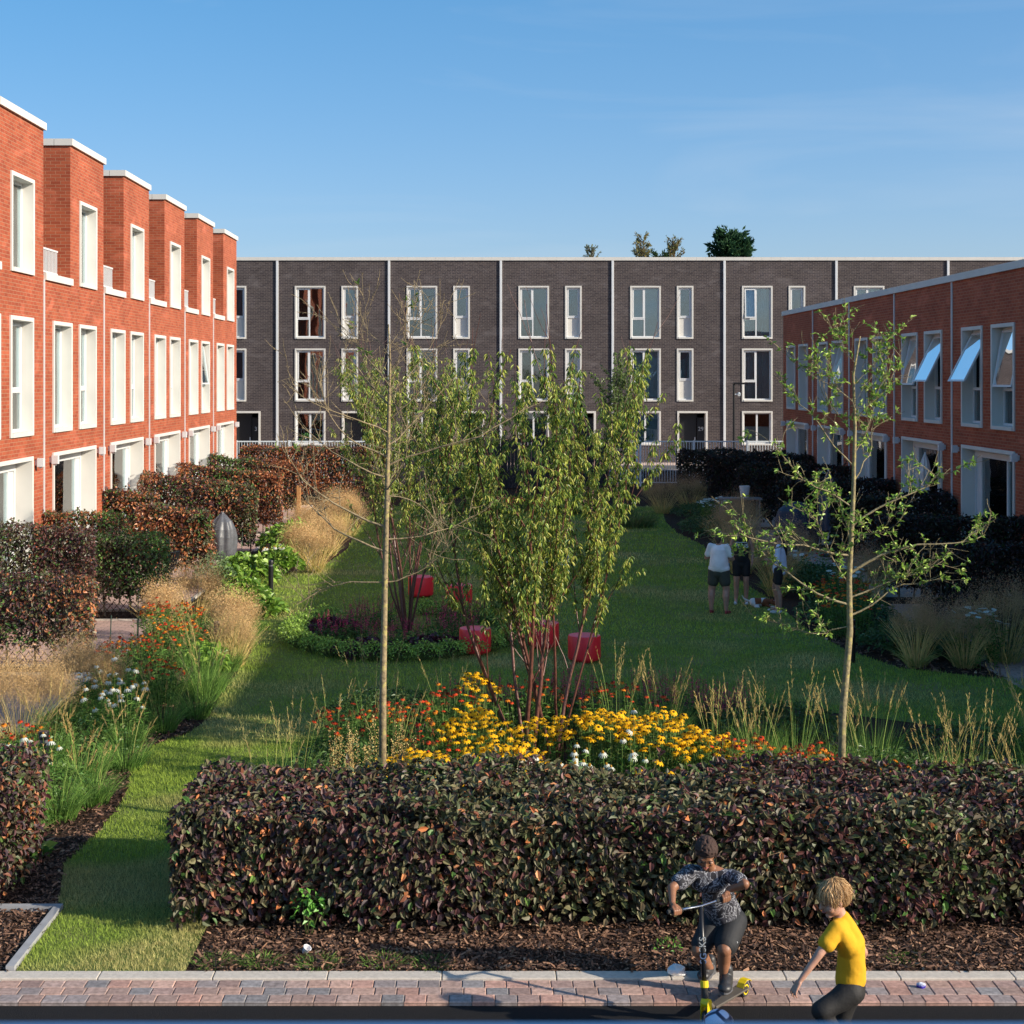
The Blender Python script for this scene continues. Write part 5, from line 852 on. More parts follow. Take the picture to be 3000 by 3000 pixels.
# ---- fences at the far end
def railing(x0, x1, y, z0, z1, label, name='metal_fence', cat='fence', group='pale metal railings along the far street', gate=False):
    t = empty(name, ((x0+x1)/2, y, z0), label, cat, group); m = MB(); m.box(x0, x1, y-.02, y+.02, z1-.05, z1); m.box(x0, x1, y-.02, y+.02, z0+.10, z0+.14); m.build('rail', RAIL, t); n = int((x1-x0)/.112); m = MB()
    for i in range(1, n): xx = x0+i*(x1-x0)/n; m.box(xx-.009, xx+.009, y-.009, y+.009, z0+.14, z1-.05)
    m.build('bars', RAIL, t)
    for xx in ([x0, x1] if gate else list(np.arange(x0, x1+.1, (x1-x0)/max(1, round((x1-x0)/2.6))))): MB().box(xx-.04, xx+.04, y-.035, y+.035, z0-.1, z1+.02).build('post', RAIL, t)
    if gate: MB().box(x1-.16, x1-.05, y-.05, y-.021, z0+.95, z0+1.2).build('lock', BLACK, t); MB().box(x1-.3, x1-.1, y-.09, y-.051, z0+.9, z0+.93).build('handle', RAIL, t)
    return t
railing(-9.9, -3.35, 62, .36, 2.2, 'pale metal railing left of the black fence, above the rusty hedge'); railing(5.52, 6.64, 62, .34, 2.2, 'pale metal garden gate with a black lock', 'metal_gate', 'gate', None, True); railing(6.78, 13.4, 62, .36, 2.2, 'pale metal railing right of the gate, above the dark hedge')
t = empty('board_fence', (1.0, 61.3, .3), 'black vertical board fence behind the trees, between the two railings', 'fence'); m = MB(); bw = .14
for i in range(int(8.6/bw)): xx = -3.2+i*bw; m.box(xx, xx+bw-.012, 61.3, 61.325+.01*(i % 2), .3, 2.32)
m.build('boards', plain('black_boards', (.02, .021, .025), .7, noise=.25, scale=3), t); m = MB(); m.box(-3.2, 5.4, 61.34, 61.4, .6, .7); m.box(-3.2, 5.4, 61.34, 61.4, 1.9, 2.0); m.build('rail', BLACK, t)
for xx in (-3.2, -1.05, 1.1, 3.25, 5.3): MB().box(xx, xx+.1, 61.2, 61.29, .2, 2.4).build('post', BLACK, t)
t = empty('street_lamp', (10.98, 64, .93), 'slim black street lamp before the dark houses, right of the door numbered 29', 'street lamp'); m = MB(); m.tube([(10.98, 64, .93), (10.98, 64, 4.55)], [.06, .045], 10); m.build('pole', BLACK, t); MB().box(10.95, 11.45, 63.93, 64.07, 4.52, 4.6).build('lamp_head', BLACK, t, bevel=.01); m = MB(); m.tube([(10.98, 64, 4.1), (11.2, 64, 4.1)], .02, 6); m.tube([(11.2, 63.95, 4.08), (11.2, 64.05, 4.12)], .07, 10); m.build('camera_dome', RAIL, t)
# ---- blue rail of the viewer's balcony
BLU = plain('blue_paint', (.05, .13, .28), .4, noise=.03); o = MB().box(-6, 6, -2.5, 1.6, 3.15, 3.3).build('balcony_floor', plain('concrete', (.3, .3, .3), .9)); o['kind'] = 'structure'
t = empty('balcony_railing', (0, 1.2, 3.3), 'blue metal handrail of the balcony, blurred along the bottom edge', 'railing'); MB().box(-3, 3, 1.14, 1.24, 4.20, 4.273).build('handrail', BLU, t, bevel=.012)
for xx in np.linspace(-2.9, 2.9, 7): MB().box(xx-.02, xx+.02, 1.17, 1.21, 3.3, 4.20).build('post', BLU, t)
# ---- litter
c = G(892, 2795); o = tag(lathe_obj('paper_cup', [(.022, 0), (.034, .055), (.036, .06), (.030, .06), (.02, .01)], (c[0], c[1], .012), plain('white_paper', (.75, .74, .76), .6), None, 16), 'small white paper cup on the mulch, below the green weed', 'cup'); o.rotation_euler = (.3, .5, 0)
def crumple(name, c, s, mat, lab, cat, seed):
    me = bpy.data.meshes.new(name); import bmesh; b = bmesh.new(); bmesh.ops.create_icosphere(b, subdivisions=3, radius=1); r = np.random.default_rng(seed)
    P = np.array([v.co[:] for v in b.verts]); f = 1+.28*noise3(P, 3.5, seed)+.12*noise3(P, 9, seed+1)
    for v, k in zip(b.verts, f): v.co = Vector((v.co.x*k*s[0], v.co.y*k*s[1], max(v.co.z*k*s[2], -s[2]*.6)))
    b.to_mesh(me); b.free(); me.materials.append(mat); o = bpy.data.objects.new(name, me); COL.objects.link(o); o.location = (c[0], c[1], c[2]+s[2]*.6); return tag(o, lab, cat)
crumple('tissue', G(1985, 2857, .016), (.07, .045, .06), plain('tissue_white', (.8, .79, .78), .9), 'crumpled white tissue on the kerb, left of the scooter rider', 'tissue', 3)
m_, nt_, b_ = nmat('two_tone_foil'); tc = N(nt_, 'ShaderNodeTexCoord'); sp_ = N(nt_, 'ShaderNodeSeparateXYZ'); L(nt_, tc.outputs['Object'], sp_.inputs[0]); L(nt_, ramp(nt_, sp_.outputs[2], [(.0, (.04, .02, .35)), (.02, (.7, .72, .8))]), b_.inputs['Base Color']); b_.inputs['Roughness'].default_value = .4
crumple('sweet_wrapper', G(2698, 2893, 0), (.032, .028, .024), m_, 'small purple and white crumpled wrapper on the block paving, far right', 'wrapper', 5)
# ------------------------------------------------------------------ people
def basis(z, x=(1, 0, 0)):
    z = unit(np.array(z, float)); x = np.array(x, float); x = unit(x-z*np.dot(x, z)); return np.stack([x, np.cross(z, x), z], 1)
def blob(name, prims, vox, mat, parent, smooth=3, bump=None):
    """one continuous surface grown from tapered limbs and ellipsoids"""
    m = MB(); th = np.arange(20)*2*pi/20
    for pr in prims:
        if pr[0] == 'c':
            _, p0, r0, p1, r1 = pr; p0 = np.array(p0, float); p1 = np.array(p1, float); d = p1-p0; Ln = np.linalg.norm(d); B = basis(d if Ln > 1e-6 else (0, 0, 1), (1, .01, .02)); rings = []
            for a in np.linspace(-pi/2, 0, 5): rings.append((r0*math.cos(a)+1e-4, r0*math.sin(a)))
            for a in np.linspace(0, pi/2, 5): rings.append((r1*math.cos(a)+1e-4, Ln+r1*math.sin(a)))
            v = np.concatenate([np.stack([r*np.cos(th), r*np.sin(th), np.full(20, z)], 1) for r, z in rings])@B.T+p0; n = 10
        else:
            c, s = np.array(pr[1], float), np.array(pr[2], float); B = pr[3] if len(pr) > 3 else np.eye(3); aa = np.linspace(-pi/2, pi/2, 10); v = np.concatenate([np.stack([(math.cos(a)+1e-3)*np.cos(th), (math.cos(a)+1e-3)*np.sin(th), np.full(20, math.sin(a))], 1) for a in aa])*s@B.T+c; n = 10
        m.add(v, [(i*20+k, i*20+(k+1) % 20, (i+1)*20+(k+1) % 20, (i+1)*20+k) for i in range(n-1) for k in range(20)], poly=[list(range(20))[::-1], [(n-1)*20+k for k in range(20)]])
    o = m.build(name, mat, parent); r = o.modifiers.new('r', 'REMESH'); r.mode = 'VOXEL'; r.voxel_size = vox; s = o.modifiers.new('s', 'SMOOTH'); s.iterations = smooth; s.factor = .5
    dg = bpy.context.evaluated_depsgraph_get(); me = bpy.data.meshes.new_from_object(o.evaluated_get(dg)); o.modifiers.clear(); o.data = me
    me.polygons.foreach_set('use_smooth', np.ones(len(me.polygons), bool))
    if bump:
        P = np.zeros(len(me.vertices)*3, np.float32); me.vertices.foreach_get('co', P); P = P.reshape(-1, 3).astype(float); Nn = np.zeros(len(me.vertices)*3, np.float32); me.vertices.foreach_get('normal', Nn); Nn = Nn.reshape(-1, 3)
        for amp, sc, sd in bump: P = P+Nn*(noise3(P, sc, sd)*amp)[:, None]
        me.vertices.foreach_set('co', P.astype(np.float32).ravel()); me.update()
    me.materials.clear(); me.materials.append(mat); return o
def skin(name, c):
    m, nt, b = nmat(name); b.inputs['Roughness'].default_value = .5; b.inputs['Subsurface Weight'].default_value = .12; b.inputs['Subsurface Radius'].default_value = (.02, .008, .004); tc = N(nt, 'ShaderNodeTexCoord'); no = N(nt, 'ShaderNodeTexNoise'); no.inputs['Scale'].default_value = 14; L(nt, tc.outputs['Object'], no.inputs['Vector']); c = np.array(c); L(nt, ramp(nt, no.outputs['Fac'], [(.3, tuple(c*.85)), (.7, tuple(c*1.1))]), b.inputs['Base Color']); return m
SK1, SK2, SK3 = skin('brown_skin', (.26, .115, .06)), skin('fair_skin', (.50, .27, .19)), skin('fair_skin_two', (.46, .25, .18))
EYE = plain('dark_eye', (.015, .01, .01), .3); LIP = plain('lips', (.32, .09, .08), .5)
def head(c, f, u, s=1.0):
    """head prims around centre c, facing f, top u; s=1 for a 21 cm high head"""
    B = basis(u, np.cross(f, u)); x, y, z = B[:, 0], B[:, 1], B[:, 2]; y = unit(np.cross(z, x)); f = -y if np.dot(y, f) < 0 else y
    P = lambda a, b, d: c+(x*a+f*b+z*d)*s; Bm = np.stack([x, f, z], 1)
    pr = [('e', P(0, -.012, .02), np.array([.070, .088, .082])*s, Bm), ('e', P(0, .02, -.035), np.array([.056, .062, .068])*s, Bm), ('c', P(0, .035, -.078), .026*s, P(0, .062, -.085), .020*s), ('c', P(0, .075, .005), .010*s, P(0, .094, -.025), .0125*s), ('e', P(0, .072, -.05), np.array([.024, .014, .012])*s, Bm), ('c', P(-.035, .07, .018), .010*s, P(.035, .07, .018), .010*s),
          ('e', P(.073, -.01, -.012), np.array([.010, .018, .030])*s, Bm), ('e', P(-.073, -.01, -.012), np.array([.010, .018, .030])*s, Bm), ('e', P(.04, .05, -.035), np.array([.022, .025, .025])*s, Bm), ('e', P(-.04, .05, -.035), np.array([.022, .025, .025])*s, Bm)]
    return pr, P, Bm
def face(P, Bm, s, par, brow=(.03, .02, .015), eyes=True):
    if eyes:
        for q in (-1, 1): blob('eye', [('e', P(.029*q, .079, -.002), np.array([.013, .006, .006])*s, Bm)], .0025, EYE, par, 1)
    m = MB()
    for q in (-1, 1): m.tube([P(.014*q, .086, .018), P(.03*q, .085, .024), P(.048*q, .073, .018)], [.003*s, .0045*s, .002*s], 6)
    m.build('eyebrows', plain('brow_%.2f' % brow[0], brow, .8), par); m = MB(); m.tube([P(-.024, .079, -.05), P(-.01, .088, -.052), P(.01, .088, -.052), P(.024, .079, -.05)], [.002*s, .006*s, .006*s, .002*s], 6); m.build('mouth', LIP, par, smooth=True)
def grip(wr, bar, axis, side, s=1.0, curl=1):
    """hand closed over a bar: palm above, four fingers over the front, thumb under"""
    wr, bar, axis = np.array(wr, float), np.array(bar, float), unit(np.array(axis, float)); up = np.array([0, 0, 1.]); fw = unit(np.cross(axis, up)); fw = fw if fw[1] < 0 else -fw
    pr = [('c', wr, .021*s, bar+up*.022*s, .020*s)]; 
    for i, L_ in enumerate((.9, 1.05, 1.0, .8)):
        o = axis*(i-1.5)*.0195*s; k = bar+o; a = k+up*.026*s; b = k+fw*.026*s+up*.014*s; c = k+fw*.026*s-up*.018*s*L_; d = k+fw*.006*s-up*.026*s
        pr += [('c', wr*.35+a*.65, .0115*s, a, .0105*s), ('c', a, .0105*s, b, .0095*s), ('c', b, .0095*s, c, .0088*s), ('c', c, .0085*s, d, .007*s)]
    o = axis*side*.042*s; pr += [('c', wr*.5+bar*.5, .013*s, bar+o+up*.008*s-fw*.012*s, .011*s), ('c', bar+o+up*.008*s-fw*.012*s, .0105*s, bar+o*.85-up*.018*s, .009*s)]; return pr
def openhand(wr, d, pn, s=1.0, spread=.25, curl=.4, side=1):
    """relaxed open hand along d, palm normal pn"""
    wr = np.array(wr, float); d = unit(np.array(d, float)); pn = unit(np.array(pn, float)-d*np.dot(pn, d)); x = np.cross(d, pn); pr = [('c', wr, .019*s, wr+d*.03*s, .02*s)]
    for i, L_ in enumerate((.9, 1.05, 1.0, .78)):
        o = x*(i-1.5)*.018*s; k = wr+d*.068*s+o; dd = unit(d+x*(i-1.5)*spread*.35+pn*curl*.3); e = k+dd*.030*L_*s; d2 = unit(dd+pn*curl); g = e+d2*.022*L_*s; d3 = unit(d2+pn*curl); pr += [('c', wr+d*.02*s+o*.6, .012*s, k, .0105*s), ('c', k, .0095*s, e, .0085*s), ('c', e, .0085*s, g, .0078*s), ('c', g, .0078*s, g+d3*.017*s, .0068*s)]
    b = wr+d*.018*s-x*.022*s*side; t = b+unit(d*.7-x*side*.9+pn*.4)*.032*s; pr += [('c', b, .0125*s, t, .0105*s), ('c', t, .010*s, t+unit(d+pn*.4)*.024*s, .008*s)]; return pr
def shoe(par, heel, toe, h, mat, sole, s=1.0, name='shoe'):
    heel, toe = np.array(heel, float), np.array(toe, float); d = unit(toe-heel); x = unit(np.cross(d, [0, 0, 1])); Bm = np.stack([x, d, np.cross(x, d)], 1); L_ = np.linalg.norm(toe-heel); md = (heel+toe)/2
    o = blob(name, [('e', heel+d*.04*s+[0, 0, .035*s], np.array([.034, .045, .036])*s, Bm), ('e', md+[0, 0, .035*s], np.array([.038, L_*.42, .036*1.0])*1.0*np.array([s, 1, s]), Bm), ('e', toe-d*.04*s+[0, 0, .026*s], np.array([.040, .048, .028])*s, Bm), ('c', heel+d*.045*s+[0, 0, .05*s], .034*s, heel+d*.045*s+[0, 0, h], .032*s)], .005, mat, par, 3)
    m = MB(); k = 20; pts = [heel+d*(L_*.5+L_*.52*math.cos(a))+x*(.040*s*math.sin(a)*(1.05 if math.cos(a) > 0 else .9)) for a in np.arange(k)*2*pi/k]; m.add([p+[0, 0, .0] for p in pts]+[p+[0, 0, .018*s] for p in pts], [(i, (i+1) % k, k+(i+1) % k, k+i) for i in range(k)], poly=[list(range(k))[::-1], [k+i for i in range(k)]]); m.build('sole', sole, o, bevel=.003); return o
# ---- scooter and its rider
SM = plain('black_trainers', (.03, .03, .033), .45, bump=.4, bscale=30); SO = plain('grey_sole', (.09, .09, .10), .6); GRIP = plain('rubber_grip', (.03, .03, .03), .8); YEP = plain('yellow_plastic', (.72, .52, .01), .4); CHR = plain('chrome', (.6, .62, .65), .2, metal=1.0, noise=.02); DECK = plain('deck_grey', (.10, .085, .07), .5)
fw_, rw = np.array([1.715, 11.20, .025]), np.array([2.085, 11.66, .055]); t = empty('kick_scooter', (1.9, 11.45, 0), 'black and yellow kick scooter ridden by the boy in the patterned shirt', 'scooter')
sd = unit(rw-fw_*[1, 1, 1]); sd[2] = 0; sd = unit(sd); sx = np.array([-sd[1], sd[0], 0])
def wheel(c, r, par):
    m = MB(); m.tube([c-sx*.012, c+sx*.012], r, 28); w = m.build('wheel', GRIP, par, bevel=.004); m = MB(); m.tube([c-sx*.0135, c+sx*.0135], r*.72, 24); m.build('rim', YEP, w); m = MB(); m.tube([c-sx*.016, c+sx*.016], r*.5, 20); m.build('hub', BLACK, w)
fw_[2] = .028; wheel(fw_, .055, t); wheel(rw, .055, t)
top = np.array([1.700, 11.37, .80]); lo_ = fw_+np.array([-.004, .012, .09]); m = MB(); m.tube([lo_+(top-lo_)*.16, top], .0185, 14); m.build('stem', BLACK, t, smooth=True)
m = MB(); m.tube([lo_+(top-lo_)*.02, lo_+(top-lo_)*.17], [.028, .026], 14); m.build('head_tube', BLACK, t); m = MB(); m.tube([lo_+(top-lo_)*.175, lo_+(top-lo_)*.245], .031, 14); m.build('clamp', YEP, t, bevel=.003)
m = MB(); 
for q in (-1, 1): v = fw_+sx*.024*q; m.add([v+sd*-.03+[0, 0, -.02], v+sd*.03+[0, 0, -.02], v+sd*.034+[0, 0, .10], v-sd*.034+[0, 0, .10], v+sx*.007*q-sd*.03+[0, 0, -.02], v+sx*.007*q+sd*.03+[0, 0, -.02], v+sx*.007*q+sd*.034+[0, 0, .10], v+sx*.007*q-sd*.034+[0, 0, .10]], [(0, 1, 2, 3), (7, 6, 5, 4), (0, 4, 5, 1), (1, 5, 6, 2), (2, 6, 7, 3), (3, 7, 4, 0)])
v = fw_+[0, 0, .11]; m.tube([v-sx*.032, v+sx*.032], .034, 10); m.build('fork', YEP, t, bevel=.003)
m = MB(); a_, b_2 = fw_+sd*.10+[0, 0, .06], rw-sd*.02; a_[2] = .065; b_2[2] = .075
m.add([a_-sx*.03, a_+sx*.03, b_2+sx*.055, b_2-sx*.055, a_-sx*.03+[0, 0, .022], a_+sx*.03+[0, 0, .022], b_2+sx*.055+[0, 0, .012], b_2-sx*.055+[0, 0, .012]], [(3, 2, 1, 0), (4, 5, 6, 7), (0, 1, 5, 4), (1, 2, 6, 5), (2, 3, 7, 6), (3, 0, 4, 7)]); m.tube([a_+[0, 0, .01], lo_+(top-lo_)*.06], [.02, .017], 8); m.build('deck', DECK, t, bevel=.004)
m = MB(); pr_ = [(-.075, .03), (-.055, .06), (-.02, .078), (.03, .072), (.055, .05)]; v = []
for a, z in pr_: v += [rw+sd*a+sx*.03+[0, 0, z], rw+sd*a-sx*.03+[0, 0, z], rw+sd*a+sx*.03+[0, 0, z+.005], rw+sd*a-sx*.03+[0, 0, z+.005]]
m.add(v, [q for i in range(4) for q in ((4*i, 4*i+4, 4*i+5, 4*i+1), (4*i+2, 4*i+3, 4*i+7, 4*i+6), (4*i, 4*i+2, 4*i+6, 4*i+4), (4*i+1, 4*i+5, 4*i+7, 4*i+3))]); m.build('rear_mudguard', YEP, t)
gl_, gr_ = np.array([1.485, 11.28, .795]), np.array([1.895, 11.42, .845]); m = MB(); m.tube([gl_+(top-gl_)*-.15, gl_+(top-gl_)*.6, top+[0, 0, .0], gr_+(top-gr_)*.45, gr_+(top-gr_)*-.15], .0105, 10); m.build('handlebar', CHR, t, smooth=True)
for g, s_ in ((gl_, 1), (gr_, -1)): m = MB(); e = unit(top-g); m.tube([g-e*.055, g+e*.075], .0165, 12); m.build('grip', GRIP, t, bevel=.002)
STK = plain('sticker_print', (.35, .38, .40), .6); ph = unit(top-lo_); textmesh('BLUNT' if False else 'SKS', .075, t, loc=tuple(lo_+(top-lo_)*.62+[0, -.0205, 0]), rot=(90, -90, 0), mat=STK, name='stem_lettering', ext=.001); textmesh('SG', .07, t, loc=tuple(lo_+(top-lo_)*.48+[0, -.0205, 0]), rot=(90, -90, 0), mat=plain('blue_print', (.10, .16, .30), .6), name='stem_lettering', ext=.001)
hd = WD(2068, 2503, 11.50); nk = WD(2078, 2545, 11.63); sL, sR = WD(2024, 2556, 11.62), WD(2138, 2566, 11.60); hip = WD(2118, 2690, 11.90); hl, hr = hip+[-.07, 0, -.02], hip+[.08, -.01, -.02]; kL, kR = WD(2046, 2785, 11.72), WD(2122, 2782, 11.62); aL, aR = WD(2082, 2842, 12.08), WD(2122, 2868, 11.66); eL, eR = WD(1968, 2602, 11.45), WD(2182, 2590, 11.42)
gL, gR = gl_+np.array([.05, 0, 0])*.3, gr_+np.array([0, 0, 0]); wL, wR = gL+[-.02, .05, .045], gR+[.035, .055, .045]
fdir = unit(np.array([-.12, -.8, -.75])); udir = unit(np.array([.02, -.55, .8])); bx = WD(2090, 2880, 12.0)
rider = empty('person', (bx[0], 11.85, 0), 'curly-haired boy in a black and white patterned shirt standing on the kick scooter', 'person')
hp, HP, HB = head(hd, fdir, udir, 1.0); body = hp+[('c', hd+(nk-hd)*.3, .045, nk, .048), ('c', nk, .05, (nk+hip)/2, .07), ('c', (nk+hip)/2, .07, hip, .08), ('c', sL, .035, nk, .045), ('c', sR, .035, nk, .045), ('c', sL, .044, eL, .036), ('c', sR, .044, eR, .036), ('c', eL, .036, wL, .024), ('c', eR, .036, wR, .024)]
body += [('c', hl, .082, kL, .056), ('c', hr, .082, kR, .058), ('c', kL, .052, kL*.6+aL*.4+[0, .02, 0], .050), ('c', kL*.6+aL*.4+[0, .02, 0], .050, aL, .032), ('c', kR, .054, kR*.6+aR*.4+[0, .02, 0], .052), ('c', kR*.6+aR*.4+[0, .02, 0], .052, aR, .033)]+grip(wL, gL, top-gl_, -1, .95)+grip(wR, gR, gr_-top, -1, .95)
bo = blob('body', body, .0055, SK1, rider, 2); face(HP, HB, 1.0, bo, (.02, .012, .01))
hr_ = [('e', HP(0, -.022, .045), (.080, .094, .072), HB), ('e', HP(0, -.045, .0), (.073, .068, .075), HB)]; r_ = np.random.default_rng(3)
for i in range(420):
    v = unit(r_.normal(0, 1, 3)); v[2] = abs(v[2])*1.1-.25; v = unit(v); 
    if v[1] > .55 and v[2] < .45: continue
    hr_.append(('e', HP(v[0]*.080, -.022+v[1]*.095, .040+v[2]*.080), (.010, .010, .010)))
blob('hair', hr_, .004, plain('dark_curly_hair', (.045, .022, .016), .85, noise=.4, scale=90), rider, 1)
m_, nt_, b_ = nmat('marbled_shirt'); tc = N(nt_, 'ShaderNodeTexCoord'); no = N(nt_, 'ShaderNodeTexNoise'); no.inputs['Scale'].default_value = 9; no.inputs['Detail'].default_value = 4; no.inputs['Distortion'].default_value = 1.6; L(nt_, tc.outputs['Object'], no.inputs['Vector']); L(nt_, ramp(nt_, no.outputs['Fac'], [(.45, (.012, .012, .018)), (.485, (.06, .06, .08)), (.50, (.55, .56, .6)), (.515, (.06, .06, .08)), (.60, (.014, .014, .02)), (.625, (.40, .41, .45)), (.65, (.015, .015, .02))]), b_.inputs['Base Color']); b_.inputs['Roughness'].default_value = .8
md = (nk+hip)/2+[.01, .0, .0]; sc_ = nk+[0, 0, -.03]; slL, slR = sL+(eL-sL)*.62, sR+(eR-sR)*.66
blob('t_shirt', [('c', nk+[0, .01, -.035], .066, md, .128), ('c', md, .128, hip+[.0, 0, .03], .148), ('c', sL, .052, nk+[0, 0, -.05], .07), ('c', sR, .052, nk+[0, 0, -.05], .07), ('c', sL, .054, slL, .058), ('c', sR, .054, slR, .058), ('e', (sL+sR)/2+[0, .02, -.07], (.15, .085, .09))], .007, m_, rider, 6, bump=[(.009, 11, 4), (.006, 24, 7)])
BSH = plain('black_shorts', (.010, .011, .014), .75, bump=.7, bscale=10); so_ = blob('shorts', [('c', hip+[-.0, 0, .0], .118, hip+[0, 0, -.03], .125), ('c', hl+[0, 0, .0], .11, kL+(hl-kL)*.22, .088), ('c', hr+[0, 0, 0], .115, kR+(hr-kR)*.20, .095)], .007, BSH, rider, 6, bump=[(.006, 8, 14), (.003, 25, 17)])
lg = kR+(hr-kR)*.30+[.05, -.07, 0]; textmesh('SG', .05, so_, loc=tuple(lg), rot=(80, -60, 20), mat=UPVC, name='shorts_print', ext=.001)
SOC = plain('grey_sock', (.07, .07, .075), .9); blob('sock', [('c', aL+[0, 0, .02], .039, aL+[0, -.01, -.05], .042)], .006, SOC, rider, 2); blob('sock', [('c', aR+[0, 0, .02], .040, aR+[0, -.01, -.05], .043)], .006, SOC, rider, 2)
shoe(rider, aL+[.03, .08, -aL[2]+.012], aL+[-.10, -.17, -aL[2]+.012], .10, SM, SO, 1.3); shoe(rider, aR+[.04, .07, -aR[2]+.09], aR+[-.035, -.20, -aR[2]+.09], .12, SM, SO, 1.4)
# ---- child in yellow
ph_, pn_ = WD(2440, 2632, 10.48), WD(2466, 2688, 10.50); phip = WD(2496, 2890, 10.52); shN, shF = WD(2452, 2722, 10.40), WD(2478, 2712, 10.62); elN, haN = WD(2400, 2795, 10.33), WD(2345, 2872, 10.30); kN, kF = WD(2408, 2962, 10.42), WD(2462, 2985, 10.62); fN, fF = WD(2478, 3085, 10.52), WD(2500, 3110, 10.72); fN[2] = .05; fF[2] = .05
kid = empty('person', (phip[0], 10.5, -.03), 'blond child in a bright yellow t-shirt and black trousers, turning away at the right', 'person'); f2 = unit(np.array([-.85, -.15, -.42])); u2 = unit(np.array([-.35, -.02, .92])); hp2, HP2, HB2 = head(ph_, f2, u2, 1.12)
bd = hp2+[('c', ph_+(pn_-ph_)*.4, .043, pn_+[0, 0, -.01], .048), ('c', pn_, .045, (pn_+phip)/2+[.02, 0, 0], .055), ('c', (pn_+phip)/2+[.02, 0, 0], .055, phip, .065), ('c', shN, .032, pn_, .04), ('c', shF, .032, pn_, .04), ('c', shN, .041, elN, .031), ('c', elN, .031, haN, .019), ('c', shF, .041, WD(2530, 2790, 10.72), .031), ('c', WD(2530, 2790, 10.72), .031, WD(2500, 2850, 10.80), .02), ('c', phip+[-.02, -.05, 0], .07, kN, .05), ('c', phip+[.02, .05, 0], .07, kF, .05), ('c', kN, .045, fN, .03), ('c', kF, .045, fF, .03)]
bd += openhand(haN, haN-elN+[-.01, 0, -.03], (.6, .2, -.3), .92, .5, .45, 1)+openhand(WD(2500, 2850, 10.80), (-.3, 0, -1), (-1, 0, 0), .9, .2, .5, 1)
bo = blob('body', bd, .0055, SK2, kid, 2); face(HP2, HB2, 1.12, bo, (.2, .12, .06)); HAIRB = attrmat('blond_hair', .5, .15, .5); r_ = np.random.default_rng(9)
hh = blob('hair', [('e', HP2(0, -.02, .035), (.084, .102, .080), HB2), ('e', HP2(0, -.055, -.01), (.078, .066, .075), HB2)], .006, plain('blond_under', (.24, .14, .06), .8), kid, 2); m = MB(); n = 3400; v = unit(r_.normal(0, 1, (n, 3))); v[:, 2] = np.abs(v[:, 2])*1.0-.15; v = unit(v); keep = ~((v[:, 1] > .5) & (v[:, 2] < .35)); v = v[keep]; n = len(v)
loc = np.stack([v[:, 0]*.084, -.02+v[:, 1]*.103, .03+v[:, 2]*.086], 1); pw = ph_+(loc@np.stack([HB2[:, 0], HB2[:, 1], HB2[:, 2]]))*1.12; crown = np.array([0, -.04, .1]); dloc = unit(loc-crown*[1, 1, 1]); dloc[:, 2] -= .35; dd = unit(dloc@np.stack([HB2[:, 0], HB2[:, 1], HB2[:, 2]])); nn = unit(v@np.stack([HB2[:, 0], HB2[:, 1], HB2[:, 2]]))
dd = unit(dd-nn*np.sum(dd*nn, 1, keepdims=True)*.9); RNG = np.random.default_rng(8); ribbons(m, pw-dd*.01, dd+RNG.normal(0, .26, (n, 3)), rnd(n, .04, .095), -nn*.35+np.array([0, 0, -.25]), .0045, pick([(.26, .155, .06), (.36, .22, .10), (.16, .09, .04), (.42, .28, .14)], n, jit=.2), K=4); m.build('hair_strands', HAIRB, hh)
YT = plain('yellow_cotton', (.62, .33, .008), .9, noise=.08, bump=1.0, bscale=9); bk = np.array([.035, .0, 0]); mdk = (pn_+phip)/2+bk
blob('t_shirt', [('c', pn_+[.0, 0, -.015], .062, mdk+[0, 0, .05], .094), ('c', mdk+[0, 0, .05], .094, phip+[-.01, 0, .05], .108), ('c', shN, .056, pn_+[0, 0, -.05], .07), ('c', shF, .056, pn_+[0, 0, -.05], .07), ('c', shN, .058, shN+(elN-shN)*.55, .060), ('c', shF, .055, shF+(WD(2530, 2790, 10.72)-shF)*.6, .056), ('e', (pn_*.6+phip*.4)+[.03, 0, 0], (.085, .11, .11)), ('c', shN+[.02, 0, -.02], .06, mdk, .09)], .007, YT, kid, 7, bump=[(.009, 10, 21), (.006, 22, 22), (.003, 45, 23)])
BT = plain('black_trousers', (.012, .011, .011), .75, bump=.3); blob('trousers', [('c', phip+[0, 0, .01], .094, phip+[0, 0, -.04], .10), ('c', phip+[-.02, -.05, -.02], .092, kN, .072), ('c', phip+[.02, .05, -.02], .092, kF, .072), ('c', kN, .07, fN+[0, 0, .03], .052), ('c', kF, .07, fF+[0, 0, .03], .052)], .008, BT, kid, 6, bump=[(.009, 11, 31), (.006, 24, 32)])
for q in (fN, fF): shoe(kid, np.array([q[0]+.05, q[1], -.028]), np.array([q[0]-.13, q[1]-.03, -.028]), .07, SM, SO, .9)
